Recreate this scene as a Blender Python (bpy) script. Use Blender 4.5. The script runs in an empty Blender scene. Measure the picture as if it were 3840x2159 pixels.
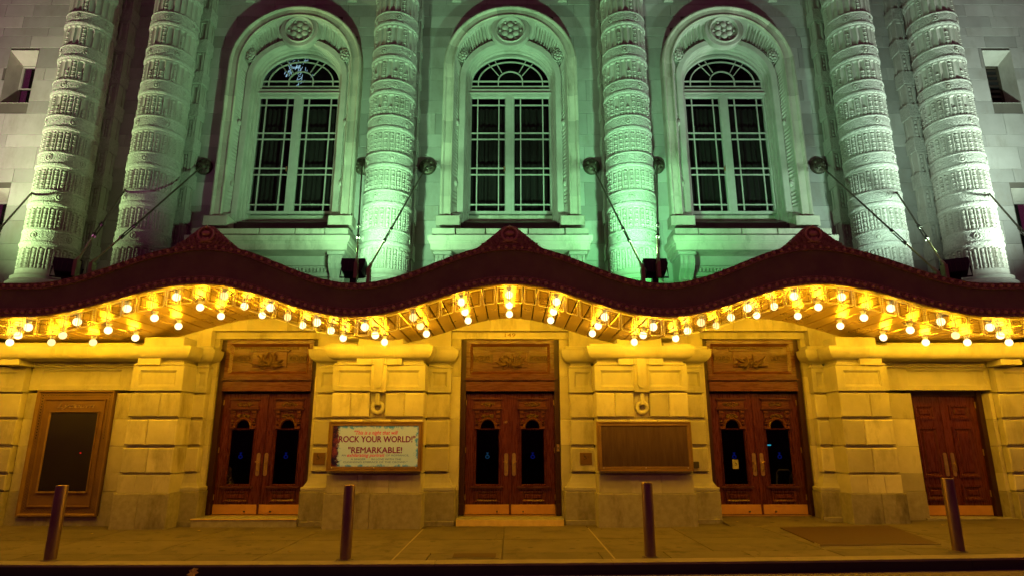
import bpy, math, random
from math import pi, sin, cos, radians, sqrt, atan2
from mathutils import Vector, Matrix
random.seed(7)
C = bpy.context.scene.collection
S = bpy.context.scene

# ------------------------------------------------------------------ camera, world, exposure
cam = bpy.data.objects.new('camera', bpy.data.cameras.new('camera'))
C.objects.link(cam)
cam.location = (0.04, 0, 1.6)
cam.rotation_euler = (radians(90 + 13.907), 0, 0)
cam.data.lens = 2302 / 3840 * 36
cam.data.sensor_width = 36
cam.data.clip_start = 0.05
cam.data.clip_end = 500
S.camera = cam
W = bpy.data.worlds.new('World'); S.world = W; W.use_nodes = True
bg = W.node_tree.nodes['Background']
bg.inputs[0].default_value = (1.0, 0.15, 0.48, 1)      # purple glow of the city night
bg.inputs[1].default_value = 0.085
S.view_settings.view_transform = 'Standard'
S.view_settings.look = 'None'
S.view_settings.exposure = 0
S.view_settings.gamma = 1
cy = S.cycles
cy.use_denoising = True
cy.max_bounces = 6; cy.diffuse_bounces = 3; cy.glossy_bounces = 3; cy.transparent_max_bounces = 12
cy.caustics_reflective = False; cy.caustics_refractive = False
cy.sample_clamp_indirect = 4.0
BULB_COL = (1.0, 0.505, 0.004); BULB_POW = 106.0      # watts per bulb

# ------------------------------------------------------------------ materials
def newmat(name):
    m = bpy.data.materials.new(name); m.use_nodes = True
    nt = m.node_tree; nt.nodes.clear()
    out = nt.nodes.new('ShaderNodeOutputMaterial')
    return m, nt, out
def node(nt, t, **kw):
    n = nt.nodes.new(t)
    for k, v in kw.items():
        if k.startswith('i_'):
            key = k[2:]
            key = int(key) if key.isdigit() else key.replace('_', ' ')
            n.inputs[key].default_value = v
        else: setattr(n, k, v)
    return n
def rgba(c): return (c[0], c[1], c[2], 1)
def surf(name, col, col2=None, rough=0.7, metal=0.0, scale=3.0, bump=0.15, bscale=40.0, rnd=0.0, stain=None, stretch=(1, 1, 1), grain=0.0, spec=0.5, dist=0.01, amt=1.0, spots=0):
    """procedural surface: two-tone noise, optional stains, fine relief, tone per object"""
    m, nt, out = newmat(name); L = nt.links.new
    p = node(nt, 'ShaderNodeBsdfPrincipled'); p.inputs['Roughness'].default_value = rough
    p.inputs['Metallic'].default_value = metal; p.inputs['Specular IOR Level'].default_value = spec
    L(p.outputs[0], out.inputs[0])
    geo = node(nt, 'ShaderNodeNewGeometry'); oi = node(nt, 'ShaderNodeObjectInfo')
    mp = node(nt, 'ShaderNodeMapping'); mp.inputs['Scale'].default_value = stretch
    add = node(nt, 'ShaderNodeVectorMath', operation='ADD')
    sc = node(nt, 'ShaderNodeVectorMath', operation='SCALE'); sc.inputs['Scale'].default_value = 7.3 if rnd else 0.0
    cmb = node(nt, 'ShaderNodeCombineXYZ')
    for i in range(3): L(oi.outputs['Random'], cmb.inputs[i])
    L(cmb.outputs[0], sc.inputs[0]); L(geo.outputs['Position'], add.inputs[0]); L(sc.outputs[0], add.inputs[1]); L(add.outputs[0], mp.inputs['Vector'])
    n1 = node(nt, 'ShaderNodeTexNoise'); n1.inputs['Scale'].default_value = scale; n1.inputs['Detail'].default_value = 6; n1.inputs['Roughness'].default_value = 0.62
    L(mp.outputs[0], n1.inputs['Vector'])
    rp = node(nt, 'ShaderNodeValToRGB')
    rp.color_ramp.elements[0].position = 0.3; rp.color_ramp.elements[1].position = 0.72
    c2 = col2 or tuple(c * 0.72 for c in col)
    rp.color_ramp.elements[0].color = rgba(c2); rp.color_ramp.elements[1].color = rgba(col)
    L(n1.outputs['Fac'], rp.inputs[0])
    cur = rp.outputs[0]
    if rnd:
        mr = node(nt, 'ShaderNodeMapRange'); mr.inputs['To Min'].default_value = 1 - rnd; mr.inputs['To Max'].default_value = 1 + rnd * 0.6
        L(oi.outputs['Random'], mr.inputs['Value'])
        mu = node(nt, 'ShaderNodeVectorMath', operation='SCALE'); L(cur, mu.inputs[0]); L(mr.outputs[0], mu.inputs['Scale']); cur = mu.outputs[0]
    if stain:
        n2 = node(nt, 'ShaderNodeTexNoise'); n2.inputs['Scale'].default_value = 1.1; n2.inputs['Detail'].default_value = 8; n2.inputs['Roughness'].default_value = 0.7
        mp2 = node(nt, 'ShaderNodeMapping'); mp2.inputs['Scale'].default_value = (1.6, 1.6, 0.55)
        L(add.outputs[0], mp2.inputs['Vector']); L(mp2.outputs[0], n2.inputs['Vector'])
        r2 = node(nt, 'ShaderNodeValToRGB'); r2.color_ramp.elements[0].position = 0.52; r2.color_ramp.elements[1].position = 0.70
        r2.color_ramp.elements[0].color = (0, 0, 0, 1); r2.color_ramp.elements[1].color = (amt, amt, amt, 1)
        L(n2.outputs['Fac'], r2.inputs[0])
        mx = node(nt, 'ShaderNodeMixRGB'); mx.inputs[2].default_value = rgba(stain)
        L(r2.outputs[0], mx.inputs[0]); L(cur, mx.inputs[1]); cur = mx.outputs[0]
    if spots:
        vo = node(nt, 'ShaderNodeTexVoronoi'); vo.inputs['Scale'].default_value = spots; vo.inputs['Randomness'].default_value = 1
        L(geo.outputs['Position'], vo.inputs['Vector'])
        r4 = node(nt, 'ShaderNodeValToRGB'); r4.color_ramp.elements[0].position = 0.10; r4.color_ramp.elements[0].color = (1, 1, 1, 1); r4.color_ramp.elements[1].position = 0.16; r4.color_ramp.elements[1].color = (0, 0, 0, 1)
        L(vo.outputs['Distance'], r4.inputs[0])
        m4 = node(nt, 'ShaderNodeMixRGB'); m4.inputs[2].default_value = rgba(tuple(c * 0.35 for c in col))
        L(r4.outputs[0], m4.inputs[0]); L(cur, m4.inputs[1]); cur = m4.outputs[0]
        vc = node(nt, 'ShaderNodeTexVoronoi', feature='DISTANCE_TO_EDGE'); vc.inputs['Scale'].default_value = 0.55
        nz = node(nt, 'ShaderNodeTexNoise'); nz.inputs['Scale'].default_value = 1.2; nz.inputs['Detail'].default_value = 5
        L(geo.outputs['Position'], nz.inputs['Vector']); vm = node(nt, 'ShaderNodeVectorMath', operation='ADD'); L(geo.outputs['Position'], vm.inputs[0]); L(nz.outputs['Color'], vm.inputs[1]); L(vm.outputs[0], vc.inputs['Vector'])
        r5 = node(nt, 'ShaderNodeValToRGB'); r5.color_ramp.elements[0].position = 0.0; r5.color_ramp.elements[0].color = (.7, .7, .7, 1); r5.color_ramp.elements[1].position = 0.006; r5.color_ramp.elements[1].color = (0, 0, 0, 1)
        L(vc.outputs['Distance'], r5.inputs[0]); m5 = node(nt, 'ShaderNodeMixRGB'); m5.inputs[2].default_value = rgba(tuple(c * 0.3 for c in col)); L(r5.outputs[0], m5.inputs[0]); L(cur, m5.inputs[1]); cur = m5.outputs[0]
    L(cur, p.inputs['Base Color'])
    if bump:
        n3 = node(nt, 'ShaderNodeTexNoise'); n3.inputs['Scale'].default_value = bscale; n3.inputs['Detail'].default_value = 5
        L(mp.outputs[0], n3.inputs['Vector'])
        b = node(nt, 'ShaderNodeBump'); b.inputs['Strength'].default_value = bump; b.inputs['Distance'].default_value = dist
        L(n3.outputs['Fac'], b.inputs['Height']); L(b.outputs[0], p.inputs['Normal'])
        rr = node(nt, 'ShaderNodeMapRange'); rr.inputs['To Min'].default_value = max(0.02, rough - 0.12); rr.inputs['To Max'].default_value = min(1, rough + 0.12)
        L(n1.outputs['Fac'], rr.inputs['Value']); L(rr.outputs[0], p.inputs['Roughness'])
    return m
M = {}
M['stone'] = surf('limestone', (0.68, 0.62, 0.50), (0.48, 0.43, 0.34), 0.85, scale=1.6, bump=0.3, bscale=30, rnd=0.24, stain=(0.20, 0.16, 0.10), amt=0.7)
M['stone_plain'] = surf('limestone_carved', (0.56, 0.52, 0.45), (0.42, 0.39, 0.33), 0.85, scale=2.2, bump=0.2, bscale=35, stain=(0.27, 0.22, 0.16), amt=0.55)
M['facade_stone'] = surf('ashlar', (0.50, 0.48, 0.44), (0.38, 0.36, 0.32), 0.9, scale=1.3, bump=0.2, bscale=30, rnd=0.26, stain=(0.26, 0.22, 0.16), amt=0.5)
M['mortar'] = surf('mortar', (0.16, 0.14, 0.11), rough=0.95)
M['granite'] = surf('granite', (0.42, 0.38, 0.29), (0.29, 0.26, 0.20), 0.8, scale=9, bump=0.3, bscale=70, rnd=0.12, stain=(0.07, 0.055, 0.04), amt=0.75)
M['concrete'] = surf('paving_concrete', (0.165, 0.130, 0.095), (0.095, 0.075, 0.055), 0.75, scale=2.6, bump=0.4, bscale=60, rnd=0.16, stain=(0.045, 0.034, 0.024), amt=0.85, spots=2.6)
M['caulk'] = surf('joint_filler', (0.34, 0.28, 0.18), rough=0.8)
M['kerb'] = surf('dark_kerb', (0.035, 0.03, 0.03), rough=0.75)
M['kerb_top'] = surf('kerb_edge', (0.33, 0.27, 0.19), (0.2, 0.17, 0.12), rough=0.7)
M['asphalt'] = surf('asphalt', (0.24, 0.20, 0.15), (0.15, 0.12, 0.09), 0.9, scale=20, bump=0.6, bscale=120)
M['wood'] = surf('oak', (0.135, 0.028, 0.008), (0.055, 0.011, 0.004), 0.28, scale=5, bump=0.12, bscale=30, stretch=(9, 9, 0.8), rnd=0.16, stain=(0.05, 0.008, 0.003), amt=0.5)
M['wood_h'] = surf('oak_rail', (0.16, 0.052, 0.013), (0.08, 0.024, 0.006), 0.28, scale=5, bump=0.12, bscale=30, stretch=(0.8, 9, 9), rnd=0.06)
M['carving'] = surf('carved_oak', (0.17, 0.085, 0.02), (0.06, 0.028, 0.008), 0.5, scale=14, bump=0.5, bscale=60)
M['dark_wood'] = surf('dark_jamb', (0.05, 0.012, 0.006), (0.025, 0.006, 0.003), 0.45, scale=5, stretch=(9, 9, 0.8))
M['porcelain'] = surf('white_porcelain', (0.85, 0.84, 0.8), (0.8, 0.79, 0.75), 0.3, bump=0)
M['brass'] = surf('brass', (0.78, 0.56, 0.22), (0.55, 0.38, 0.14), 0.36, 0.85, scale=12, bump=0.08)
M['kick'] = surf('kick_plate', (0.80, 0.42, 0.12), (0.62, 0.31, 0.08), 0.55, 0.35, scale=3, bump=0.05)
M['copper'] = surf('copper_case', (0.27, 0.145, 0.045), (0.19, 0.10, 0.03), 0.5, 0.35, scale=3, bump=0.08)
M['bronze'] = surf('bronze_case', (0.36, 0.21, 0.07), (0.26, 0.15, 0.05), 0.45, 0.4, scale=3, bump=0.06)
M['fascia'] = surf('fascia_paint', (0.36, 0.38, 0.10), (0.22, 0.23, 0.065), 0.40, 0.1, scale=1.8, bump=0.12, bscale=3)
M['bead'] = surf('copper_bead', (0.95, 0.75, 0.38), (0.8, 0.55, 0.25), 0.32, 0.2, scale=22, bump=0.1)
M['mould'] = surf('aged_copper', (0.80, 0.62, 0.27), (0.24, 0.16, 0.06), 0.38, 0.2, scale=22, bump=0.4, bscale=70)
M['soffit'] = surf('gilt_metal', (0.66, 0.46, 0.19), (0.50, 0.33, 0.13), 0.30, 0.6, scale=1.5, bump=0.04, bscale=8, rnd=0.08)
M['seam'] = surf('seam', (0.02, 0.015, 0.01), rough=0.9)
M['black'] = surf('black_metal', (0.018, 0.017, 0.017), rough=0.45, bump=0.03)
M['iron'] = surf('painted_iron', (0.11, 0.09, 0.055), (0.05, 0.04, 0.03), 0.5, 0.4, scale=14, bump=0.4, bscale=50)
M['rod'] = surf('galvanised_rod', (0.16, 0.14, 0.09), rough=0.45, metal=0.5)
M['frame'] = surf('window_paint', (0.52, 0.50, 0.44), (0.43, 0.41, 0.35), 0.55, scale=5, bump=0.06)
M['bollard'] = surf('steel_bollard', (0.30, 0.20, 0.15), (0.20, 0.13, 0.10), 0.38, 0.75, scale=5, bump=0.08, stretch=(3, 3, .6))
M['hatch'] = surf('rusty_hatch', (0.075, 0.036, 0.02), (0.05, 0.022, 0.012), 0.7, scale=7, bump=0.3, bscale=60)
M['interior'] = surf('dark_interior', (0.008, 0.007, 0.006), rough=0.9, bump=0)
M['curtain'] = surf('curtain', (0.085, 0.075, 0.065), rough=0.9, stretch=(6, 6, .2))
M['streaked'] = surf('streaked_board', (0.30, 0.18, 0.06), (0.19, 0.10, 0.032), 0.6, scale=3.5, stretch=(7, 1, 0.7), stain=(0.36, 0.24, 0.09), amt=0.45)  # lighter streaks in the colour stand in for reflections on the case glass
M['casedark'] = surf('dark_display', (0.035, 0.024, 0.014), rough=0.5, bump=0.02)
M['leaf'] = surf('dry_leaf', (0.55, 0.38, 0.10), rough=0.7)
M['paper'] = surf('paper', (0.42, 0.38, 0.28), rough=0.8)
M['screw'] = surf('screw', (0.8, 0.7, 0.5), rough=0.3, metal=0.8)
M['red_print'] = surf('red_ink', (0.75, 0.06, 0.03), (0.65, 0.05, 0.025), 0.6, bump=0)
M['plum_print'] = surf('plum_ink', (0.30, 0.008, 0.02), (0.26, 0.007, 0.018), 0.6, bump=0)
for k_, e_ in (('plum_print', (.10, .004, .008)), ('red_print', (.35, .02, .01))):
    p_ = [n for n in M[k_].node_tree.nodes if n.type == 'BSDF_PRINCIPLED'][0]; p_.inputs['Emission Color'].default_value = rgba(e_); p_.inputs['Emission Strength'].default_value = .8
M['grey_print'] = surf('grey_ink', (0.17, 0.16, 0.10), (0.15, 0.14, 0.09), 0.6, bump=0)
M['plaque_ink'] = surf('plaque_ink', (0.02, 0.015, 0.012), rough=0.6, bump=0)
M['yellow'] = surf('yellow_step_paint', (0.85, 0.62, 0.22), (0.70, 0.48, 0.16), 0.7, scale=6, bump=0.2)
M['turn'] = surf('yellow_clevis', (0.5, 0.45, 0.2), rough=0.5, metal=0.3)
M['louvre'] = surf('louvre', (0.07, 0.05, 0.035), rough=0.7)

def ornate_mat():
    m, nt, out = newmat('carved_band'); L = nt.links.new
    p = node(nt, 'ShaderNodeBsdfPrincipled'); p.inputs['Roughness'].default_value = 0.85; L(p.outputs[0], out.inputs[0])
    geo = node(nt, 'ShaderNodeNewGeometry')
    n = node(nt, 'ShaderNodeTexNoise'); n.inputs['Scale'].default_value = 7; n.inputs['Detail'].default_value = 2; n.inputs['Distortion'].default_value = 2.2
    L(geo.outputs['Position'], n.inputs['Vector'])
    w = node(nt, 'ShaderNodeMath', operation='MULTIPLY'); w.inputs[1].default_value = 26
    s = node(nt, 'ShaderNodeMath', operation='SINE'); L(n.outputs['Fac'], w.inputs[0]); L(w.outputs[0], s.inputs[0])
    b = node(nt, 'ShaderNodeBump'); b.inputs['Strength'].default_value = 0.45; b.inputs['Distance'].default_value = 0.02
    L(s.outputs[0], b.inputs['Height']); L(b.outputs[0], p.inputs['Normal'])
    r = node(nt, 'ShaderNodeValToRGB'); r.color_ramp.elements[0].color = (0.46, 0.43, 0.37, 1); r.color_ramp.elements[1].color = (0.58, 0.55, 0.48, 1)
    mr = node(nt, 'ShaderNodeMapRange'); mr.inputs['From Min'].default_value = -1; L(s.outputs[0], mr.inputs['Value']); L(mr.outputs[0], r.inputs[0]); L(r.outputs[0], p.inputs['Base Color'])
    return m
M['ornate'] = ornate_mat()

def glass(name, tint, refl, fac):
    m, nt, out = newmat(name); L = nt.links.new
    t = node(nt, 'ShaderNodeBsdfTransparent'); t.inputs[0].default_value = rgba(tint)
    g = node(nt, 'ShaderNodeBsdfGlossy'); g.inputs['Roughness'].default_value = 0.03; g.inputs[0].default_value = rgba(refl)
    lw = node(nt, 'ShaderNodeLayerWeight'); lw.inputs['Blend'].default_value = fac
    mx = node(nt, 'ShaderNodeMixShader'); L(lw.outputs['Fresnel'], mx.inputs[0]); L(t.outputs[0], mx.inputs[1]); L(g.outputs[0], mx.inputs[2]); L(mx.outputs[0], out.inputs[0])
    return m
M['pane'] = glass('window_glass', (0.72, 0.72, 0.72), (0.9, 0.9, 0.9), 0.14)
M['pendant'] = glass('pendant_glass', (0.97, 0.96, 0.93), (1, 1, 1), 0.12)
def translucent(name, c):
    m, nt, out = newmat(name); L = nt.links.new
    d = node(nt, 'ShaderNodeBsdfDiffuse'); d.inputs[0].default_value = rgba(c)
    t = node(nt, 'ShaderNodeBsdfTranslucent'); t.inputs[0].default_value = rgba(c)
    tr = node(nt, 'ShaderNodeBsdfTransparent')
    mx = node(nt, 'ShaderNodeMixShader'); L(d.outputs[0], mx.inputs[1]); L(t.outputs[0], mx.inputs[2])
    m2 = node(nt, 'ShaderNodeMixShader'); m2.inputs[0].default_value = 0.15; L(mx.outputs[0], m2.inputs[1]); L(tr.outputs[0], m2.inputs[2]); L(m2.outputs[0], out.inputs[0])
    return m
M['bevel'] = translucent('bevelled_glass_edge', (0.95, 0.9, 0.75))
M['etch'] = surf('etched_line', (0.10, 0.055, 0.015), rough=0.6)
def emit(name, c, s):
    m, nt, out = newmat(name)
    e = node(nt, 'ShaderNodeEmission'); e.inputs[0].default_value = rgba(c); e.inputs[1].default_value = s
    nt.links.new(e.outputs[0], out.inputs[0]); return m
M['bulb_dim'] = emit('dimmer_bulb', (1.0, 0.68, 0.24), 2.0)
M['bulb'] = emit('lit_bulb', (1.0, 0.80, 0.36), 2.9)

# ------------------------------------------------------------------ mesh helpers
class MB:
    def __init__(s): s.v = []; s.f = []; s.sm = []
    def add(s, vs, fs, smooth=False):
        o = len(s.v); s.v += [tuple(v) for v in vs]
        for f in fs: s.f.append(tuple(i + o for i in f)); s.sm.append(smooth)
        return s
    def box(s, x0, x1, y0, y1, z0, z1):
        x0, x1 = min(x0, x1), max(x0, x1)
        v = [(x0, y0, z0), (x1, y0, z0), (x1, y1, z0), (x0, y1, z0), (x0, y0, z1), (x1, y0, z1), (x1, y1, z1), (x0, y1, z1)]
        return s.add(v, [(0, 3, 2, 1), (4, 5, 6, 7), (0, 1, 5, 4), (1, 2, 6, 5), (2, 3, 7, 6), (3, 0, 4, 7)])
    def cbox(s, x0, x1, y0, y1, z0, z1, c):
        """box with its street-facing edges chamfered"""
        x0, x1 = min(x0, x1), max(x0, x1)
        v = [(x0 + c, y0, z0 + c), (x1 - c, y0, z0 + c), (x1 - c, y0, z1 - c), (x0 + c, y0, z1 - c),
             (x0, y0 + c, z0), (x1, y0 + c, z0), (x1, y0 + c, z1), (x0, y0 + c, z1),
             (x0, y1, z0), (x1, y1, z0), (x1, y1, z1), (x0, y1, z1)]
        f = [(0, 1, 2, 3), (8, 11, 10, 9)]
        for a in (0, 4):
            for i in range(4):
                j = (i + 1) % 4; f.append((a + i, a + 4 + i, a + 4 + j, a + j))
        return s.add(v, f)
    def grid(s, rows, smooth=True, close=False, cap=False):
        """rows: list of equal-length point lists"""
        n = len(rows[0]); vs = [p for r in rows for p in r]; fs = []
        for i in range(len(rows) - 1):
            for j in range(n if close else n - 1):
                k = (j + 1) % n
                fs.append((i * n + j, i * n + k, (i + 1) * n + k, (i + 1) * n + j))
        s.add(vs, fs, smooth)
        if cap:
            s.add(rows[0], [tuple(range(n - 1, -1, -1))]); s.add(rows[-1], [tuple(range(n))])
        return s
    def tube(s, pts, r, n=8, cap=True):
        pts = [Vector(p) for p in pts]; rows = []
        rr = r if isinstance(r, (list, tuple)) else [r] * len(pts)
        up = Vector((0.13, 0.31, 0.94))
        for i, p in enumerate(pts):
            d = (pts[min(i + 1, len(pts) - 1)] - pts[max(i - 1, 0)]).normalized()
            a = d.cross(up).normalized(); b = d.cross(a)
            rows.append([p + (a * cos(2 * pi * k / n) + b * sin(2 * pi * k / n)) * rr[i] for k in range(n)])
        return s.grid(rows, True, True, cap)
    def lathe(s, cx, cy_, prof, n=24, smooth=True, cap=True):
        rows = [[(cx + r * cos(2 * pi * k / n), cy_ + r * sin(2 * pi * k / n), z) for k in range(n)] for r, z in prof]
        return s.grid(rows, smooth, True, cap)
    def lathe_y(s, cx, cz, prof, n=16, smooth=True):
        """prof (r, y), axis along y"""
        rows = [[(cx + r * cos(2 * pi * k / n), y, cz + r * sin(2 * pi * k / n)) for k in range(n)] for r, y in prof]
        return s.grid(rows, smooth, True, True)
    def ell(s, c, r, n=8, m=5):
        rows = []
        for i in range(m + 1):
            t = pi * i / m
            rows.append([(c[0] + r[0] * sin(t) * cos(2 * pi * k / n), c[1] + r[1] * sin(t) * sin(2 * pi * k / n), c[2] + r[2] * cos(t)) for k in range(n)])
        return s.grid(rows, True, True)
    def poly(s, pts, y0, y1):
        """outline in xz, extruded y0..y1"""
        n = len(pts)
        v = [(x, y0, z) for x, z in pts] + [(x, y1, z) for x, z in pts]
        f = [tuple(range(n)), tuple(range(2 * n - 1, n - 1, -1))]
        for i in range(n):
            j = (i + 1) % n; f.append((j, i, n + i, n + j))
        return s.add(v, f)
    def rect_frame(s, x0, x1, z0, z1, w, y0, y1, bev=0.4):
        """mitred picture frame with a sloping inner side"""
        o = [(x0, z0), (x1, z0), (x1, z1), (x0, z1)]
        q = lambda d: [(x0 + d, z0 + d), (x1 - d, z0 + d), (x1 - d, z1 - d), (x0 + d, z1 - d)]
        rings = [(o, y1), (o, y0), (q(w * bev), y0), (q(w), y1)]
        rows = [[(x, y, z) for x, z in r] for r, y in rings]
        return s.grid(rows, False, True)
    def sweep(s, path, prof, smooth=False):
        """path: list of (x, z, nx, nz) ; prof: list of (d outward, y)"""
        rows = [[(x + nx * d, y, z + nz * d) for x, z, nx, nz in path] for d, y in prof]
        return s.grid(rows, smooth)
WL = {}
def mesh_from(mb, name, mats, c):
    me = bpy.data.meshes.new(name)
    me.from_pydata([(v[0] - c[0], v[1] - c[1], v[2] - c[2]) for v in mb.v], [], mb.f)
    me.polygons.foreach_set('use_smooth', mb.sm)
    for m in (mats if isinstance(mats, (list, tuple)) else [mats]): me.materials.append(M[m])
    me.update(); return me
def link(name, me, c, parent=None):
    o = bpy.data.objects.new(name, me); C.objects.link(o); WL[o.name] = Vector(c)
    if parent is not None:
        o.parent = parent; o.location = Vector(c) - WL[parent.name]
    else: o.location = c
    return o
def obj(name, mb, mat, parent=None, base=False):
    xs = [v[0] for v in mb.v]; ys = [v[1] for v in mb.v]; zs = [v[2] for v in mb.v]
    c = ((min(xs) + max(xs)) / 2, (min(ys) + max(ys)) / 2, min(zs) if base else (min(zs) + max(zs)) / 2)
    return link(name, mesh_from(mb, name, mat, c), c, parent)
def thing(name, label, cat, loc, group=None):
    o = bpy.data.objects.new(name, None); C.objects.link(o); o.location = loc; o.empty_display_size = 0.2
    WL[o.name] = Vector(loc); o['label'] = label; o['category'] = cat
    if group: o['group'] = group
    return o
def tag(o, label=None, cat=None, group=None, kind=None):
    if label: o['label'] = label
    if cat: o['category'] = cat
    if group: o['group'] = group
    if kind: o['kind'] = kind
    return o
CACHE = {}
def block(name, x0, x1, y0, y1, z0, z1, c, mat, parent):
    """one stone; stones of the same size share a mesh"""
    x0, x1 = min(x0, x1), max(x0, x1)
    key = (name, mat, round(x1 - x0, 3), round(y1 - y0, 3), round(z1 - z0, 3), c)
    ctr = ((x0 + x1) / 2, (y0 + y1) / 2, (z0 + z1) / 2)
    if key not in CACHE:
        CACHE[key] = mesh_from(MB().cbox(x0, x1, y0, y1, z0, z1, c), name, mat, ctr)
    return link(name, CACHE[key], ctr, parent)
def shared(key, name, mb, mat, ctr, parent):
    if key not in CACHE: CACHE[key] = mesh_from(mb(), name, mat, (0, 0, 0))
    return link(name, CACHE[key], ctr, parent)
def text_mb(s, x0, x1, z0, z1, y, depth=0.003, shear=0.0, bold=0.0, thick=0.0):
    """lettering fitted into a rectangle facing the street"""
    cu = bpy.data.curves.new('lettering', 'FONT'); cu.body = s; cu.shear = shear; cu.offset = bold; cu.resolution_u = 3
    o = bpy.data.objects.new('lettering', cu); C.objects.link(o)
    dg = bpy.context.evaluated_depsgraph_get(); me = bpy.data.meshes.new_from_object(o.evaluated_get(dg))
    vs = [v.co.copy() for v in me.vertices]; fs = [tuple(p.vertices) for p in me.polygons]
    bpy.data.objects.remove(o); bpy.data.curves.remove(cu); bpy.data.meshes.remove(me)
    ax, bx = min(v.x for v in vs), max(v.x for v in vs); az, bz = min(v.y for v in vs), max(v.y for v in vs)
    kx = (x1 - x0) / (bx - ax); kz = (z1 - z0) / (bz - az)
    mb = MB(); n = len(vs)
    f3 = [(x0 + (v.x - ax) * kx, y - depth, z0 + (v.y - az) * kz) for v in vs]
    b3 = [(p[0], y, p[2]) for p in f3]
    edges = {}
    for f in fs:
        for i in range(len(f)):
            e = (f[i], f[(i + 1) % len(f)]); edges[e] = 1
    side = [(b, a, a + n, b + n) for (a, b) in edges if (b, a) not in edges]
    mb.add(f3 + b3, fs + side)
    if thick:
        for k, (dx, dz) in enumerate(((-1, 0), (1, 0), (0, 1), (0, -1))):
            e = .0004 * (k + 1); mb.add([(p[0] + dx * thick, p[1] - e, p[2] + dz * thick) for p in f3], fs)
    return mb

# ------------------------------------------------------------------ ground
def zg(x): return 0.0067 * x + 0.0006 * x * x if abs(x) < 16 else 0.0067 * x + 0.1536
def gbox(mb, x0, x1, y0, y1, th, lift=0.0, c=0.004, n=1):
    for i in range(n):
        a = x0 + (x1 - x0) * i / n; b = x0 + (x1 - x0) * (i + 1) / n
        za, zb = zg(a) + lift, zg(b) + lift
        v = [(a, y0, za - th), (b, y0, zb - th), (b, y1, zb - th), (a, y1, za - th), (a, y0, za), (b, y0, zb), (b, y1, zb), (a, y1, za)]
        mb.add(v, [(0, 3, 2, 1), (4, 5, 6, 7), (0, 1, 5, 4), (1, 2, 6, 5), (2, 3, 7, 6), (3, 0, 4, 7)])
    return mb
road = MB()
rows = []
for yy in (-60, -20, 0, 5, 8.0, 8.84): rows.append([(x, yy, zg(x) - 0.145) for x in [-90] + list(range(-16, 17, 2)) + [90]])
road.grid(rows, False)
tag(obj('road', road, 'asphalt'), kind='structure')
sub = MB(); gbox(sub, -40, 40, 8.95, 14.5, 0.3, -0.02, n=20)
sidewalk = tag(obj('sidewalk', sub, 'mortar'), kind='structure')
xs = [-16, -13.9, -12.2, -10.5, -8.9, -7.1, -5.3, -3.5, -1.62, -0.1, 1.46, 3.0, 4.62, 6.9, 8.6, 10.3, 12.0, 14.0, 16]
for i in range(len(xs) - 1):
    for (ya, yb) in ((9.666, 10.915), (10.930, 12.9)):
        a, b = xs[i] + 0.007, xs[i + 1] - 0.007
        obj('paving_slab', gbox(MB(), a, b, ya, yb, 0.08), 'concrete', sidewalk)
x = -14.0; k = 0
while x < 14:
    w = (1.25, 1.05, 1.4, 0.95, 1.15)[k % 5]; k += 1
    obj('paving_slab', gbox(MB(), x + 0.007, x + w - 0.007, 9.135, 9.652, 0.08, 0.001), 'concrete', sidewalk); x += w
for xx in (-1.62, 1.46):
    mb = MB(); gbox(mb, xx - 0.012, xx + 0.012, 9.0, 12.2, 0.02, 0.003); obj('joint_filler', mb, 'caulk', sidewalk)
kerb = tag(obj('kerb', gbox(MB(), -40, 40, 8.86, 8.95, 0.16, -0.004, n=20), 'kerb'), kind='structure')
x = -13.0
while x < 13:
    obj('kerb_stone', gbox(MB(), x + 0.003, x + 2.397, 8.85, 9.122, 0.028, 0.003), 'kerb_top', kerb)
    obj('kerb_face', gbox(MB(), x + 0.003, x + 2.397, 8.852, 8.86, 0.13, -0.024), 'kerb', kerb)
    x += 2.4

# ------------------------------------------------------------------ the theatre
T = thing('theatre_building', 'limestone theatre front with banded columns, arched windows and carved oak doors', 'building', (0, 13.5, 0))
DX = (-5.12, 0.0, 5.12)
# ground storey backing
bk = MB()
for a, b in ((-16, -9.62), (-8.02, -6.16), (-4.08, -1.04), (1.04, 4.08), (6.16, 8.17), (9.8, 16)): bk.box(a, b, 13.02, 13.6, -0.3, 3.5)
for cx in DX: bk.box(cx - 1.04, cx + 1.04, 13.02, 13.6, 3.72, 3.96)
bk.box(-9.62, -8.02, 13.0, 13.6, -0.3, 3.5); bk.box(8.17, 9.8, 13.02, 13.6, 2.6, 3.5)
for a, b in ((-16, -6.27), (-3.97, -1.24), (1.24, 3.97), (6.27, 16)): bk.box(a, b, 12.93, 13.01, 3.4, 3.7)
obj('backing_wall', bk, 'mortar', T)
COURSES = [(0.965, 1.485), (1.485, 2.02), (2.02, 2.54), (2.54, 3.05)]
G = 0.026
def stones(prefix, xe, y0, y1, z0, z1, c, mat='stone', par=T, g=0.0015):
    for a, b in zip(xe[:-1], xe[1:]): block(prefix, a + g, b - g, y0, y1, z0, z1, c, mat, par)
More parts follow.
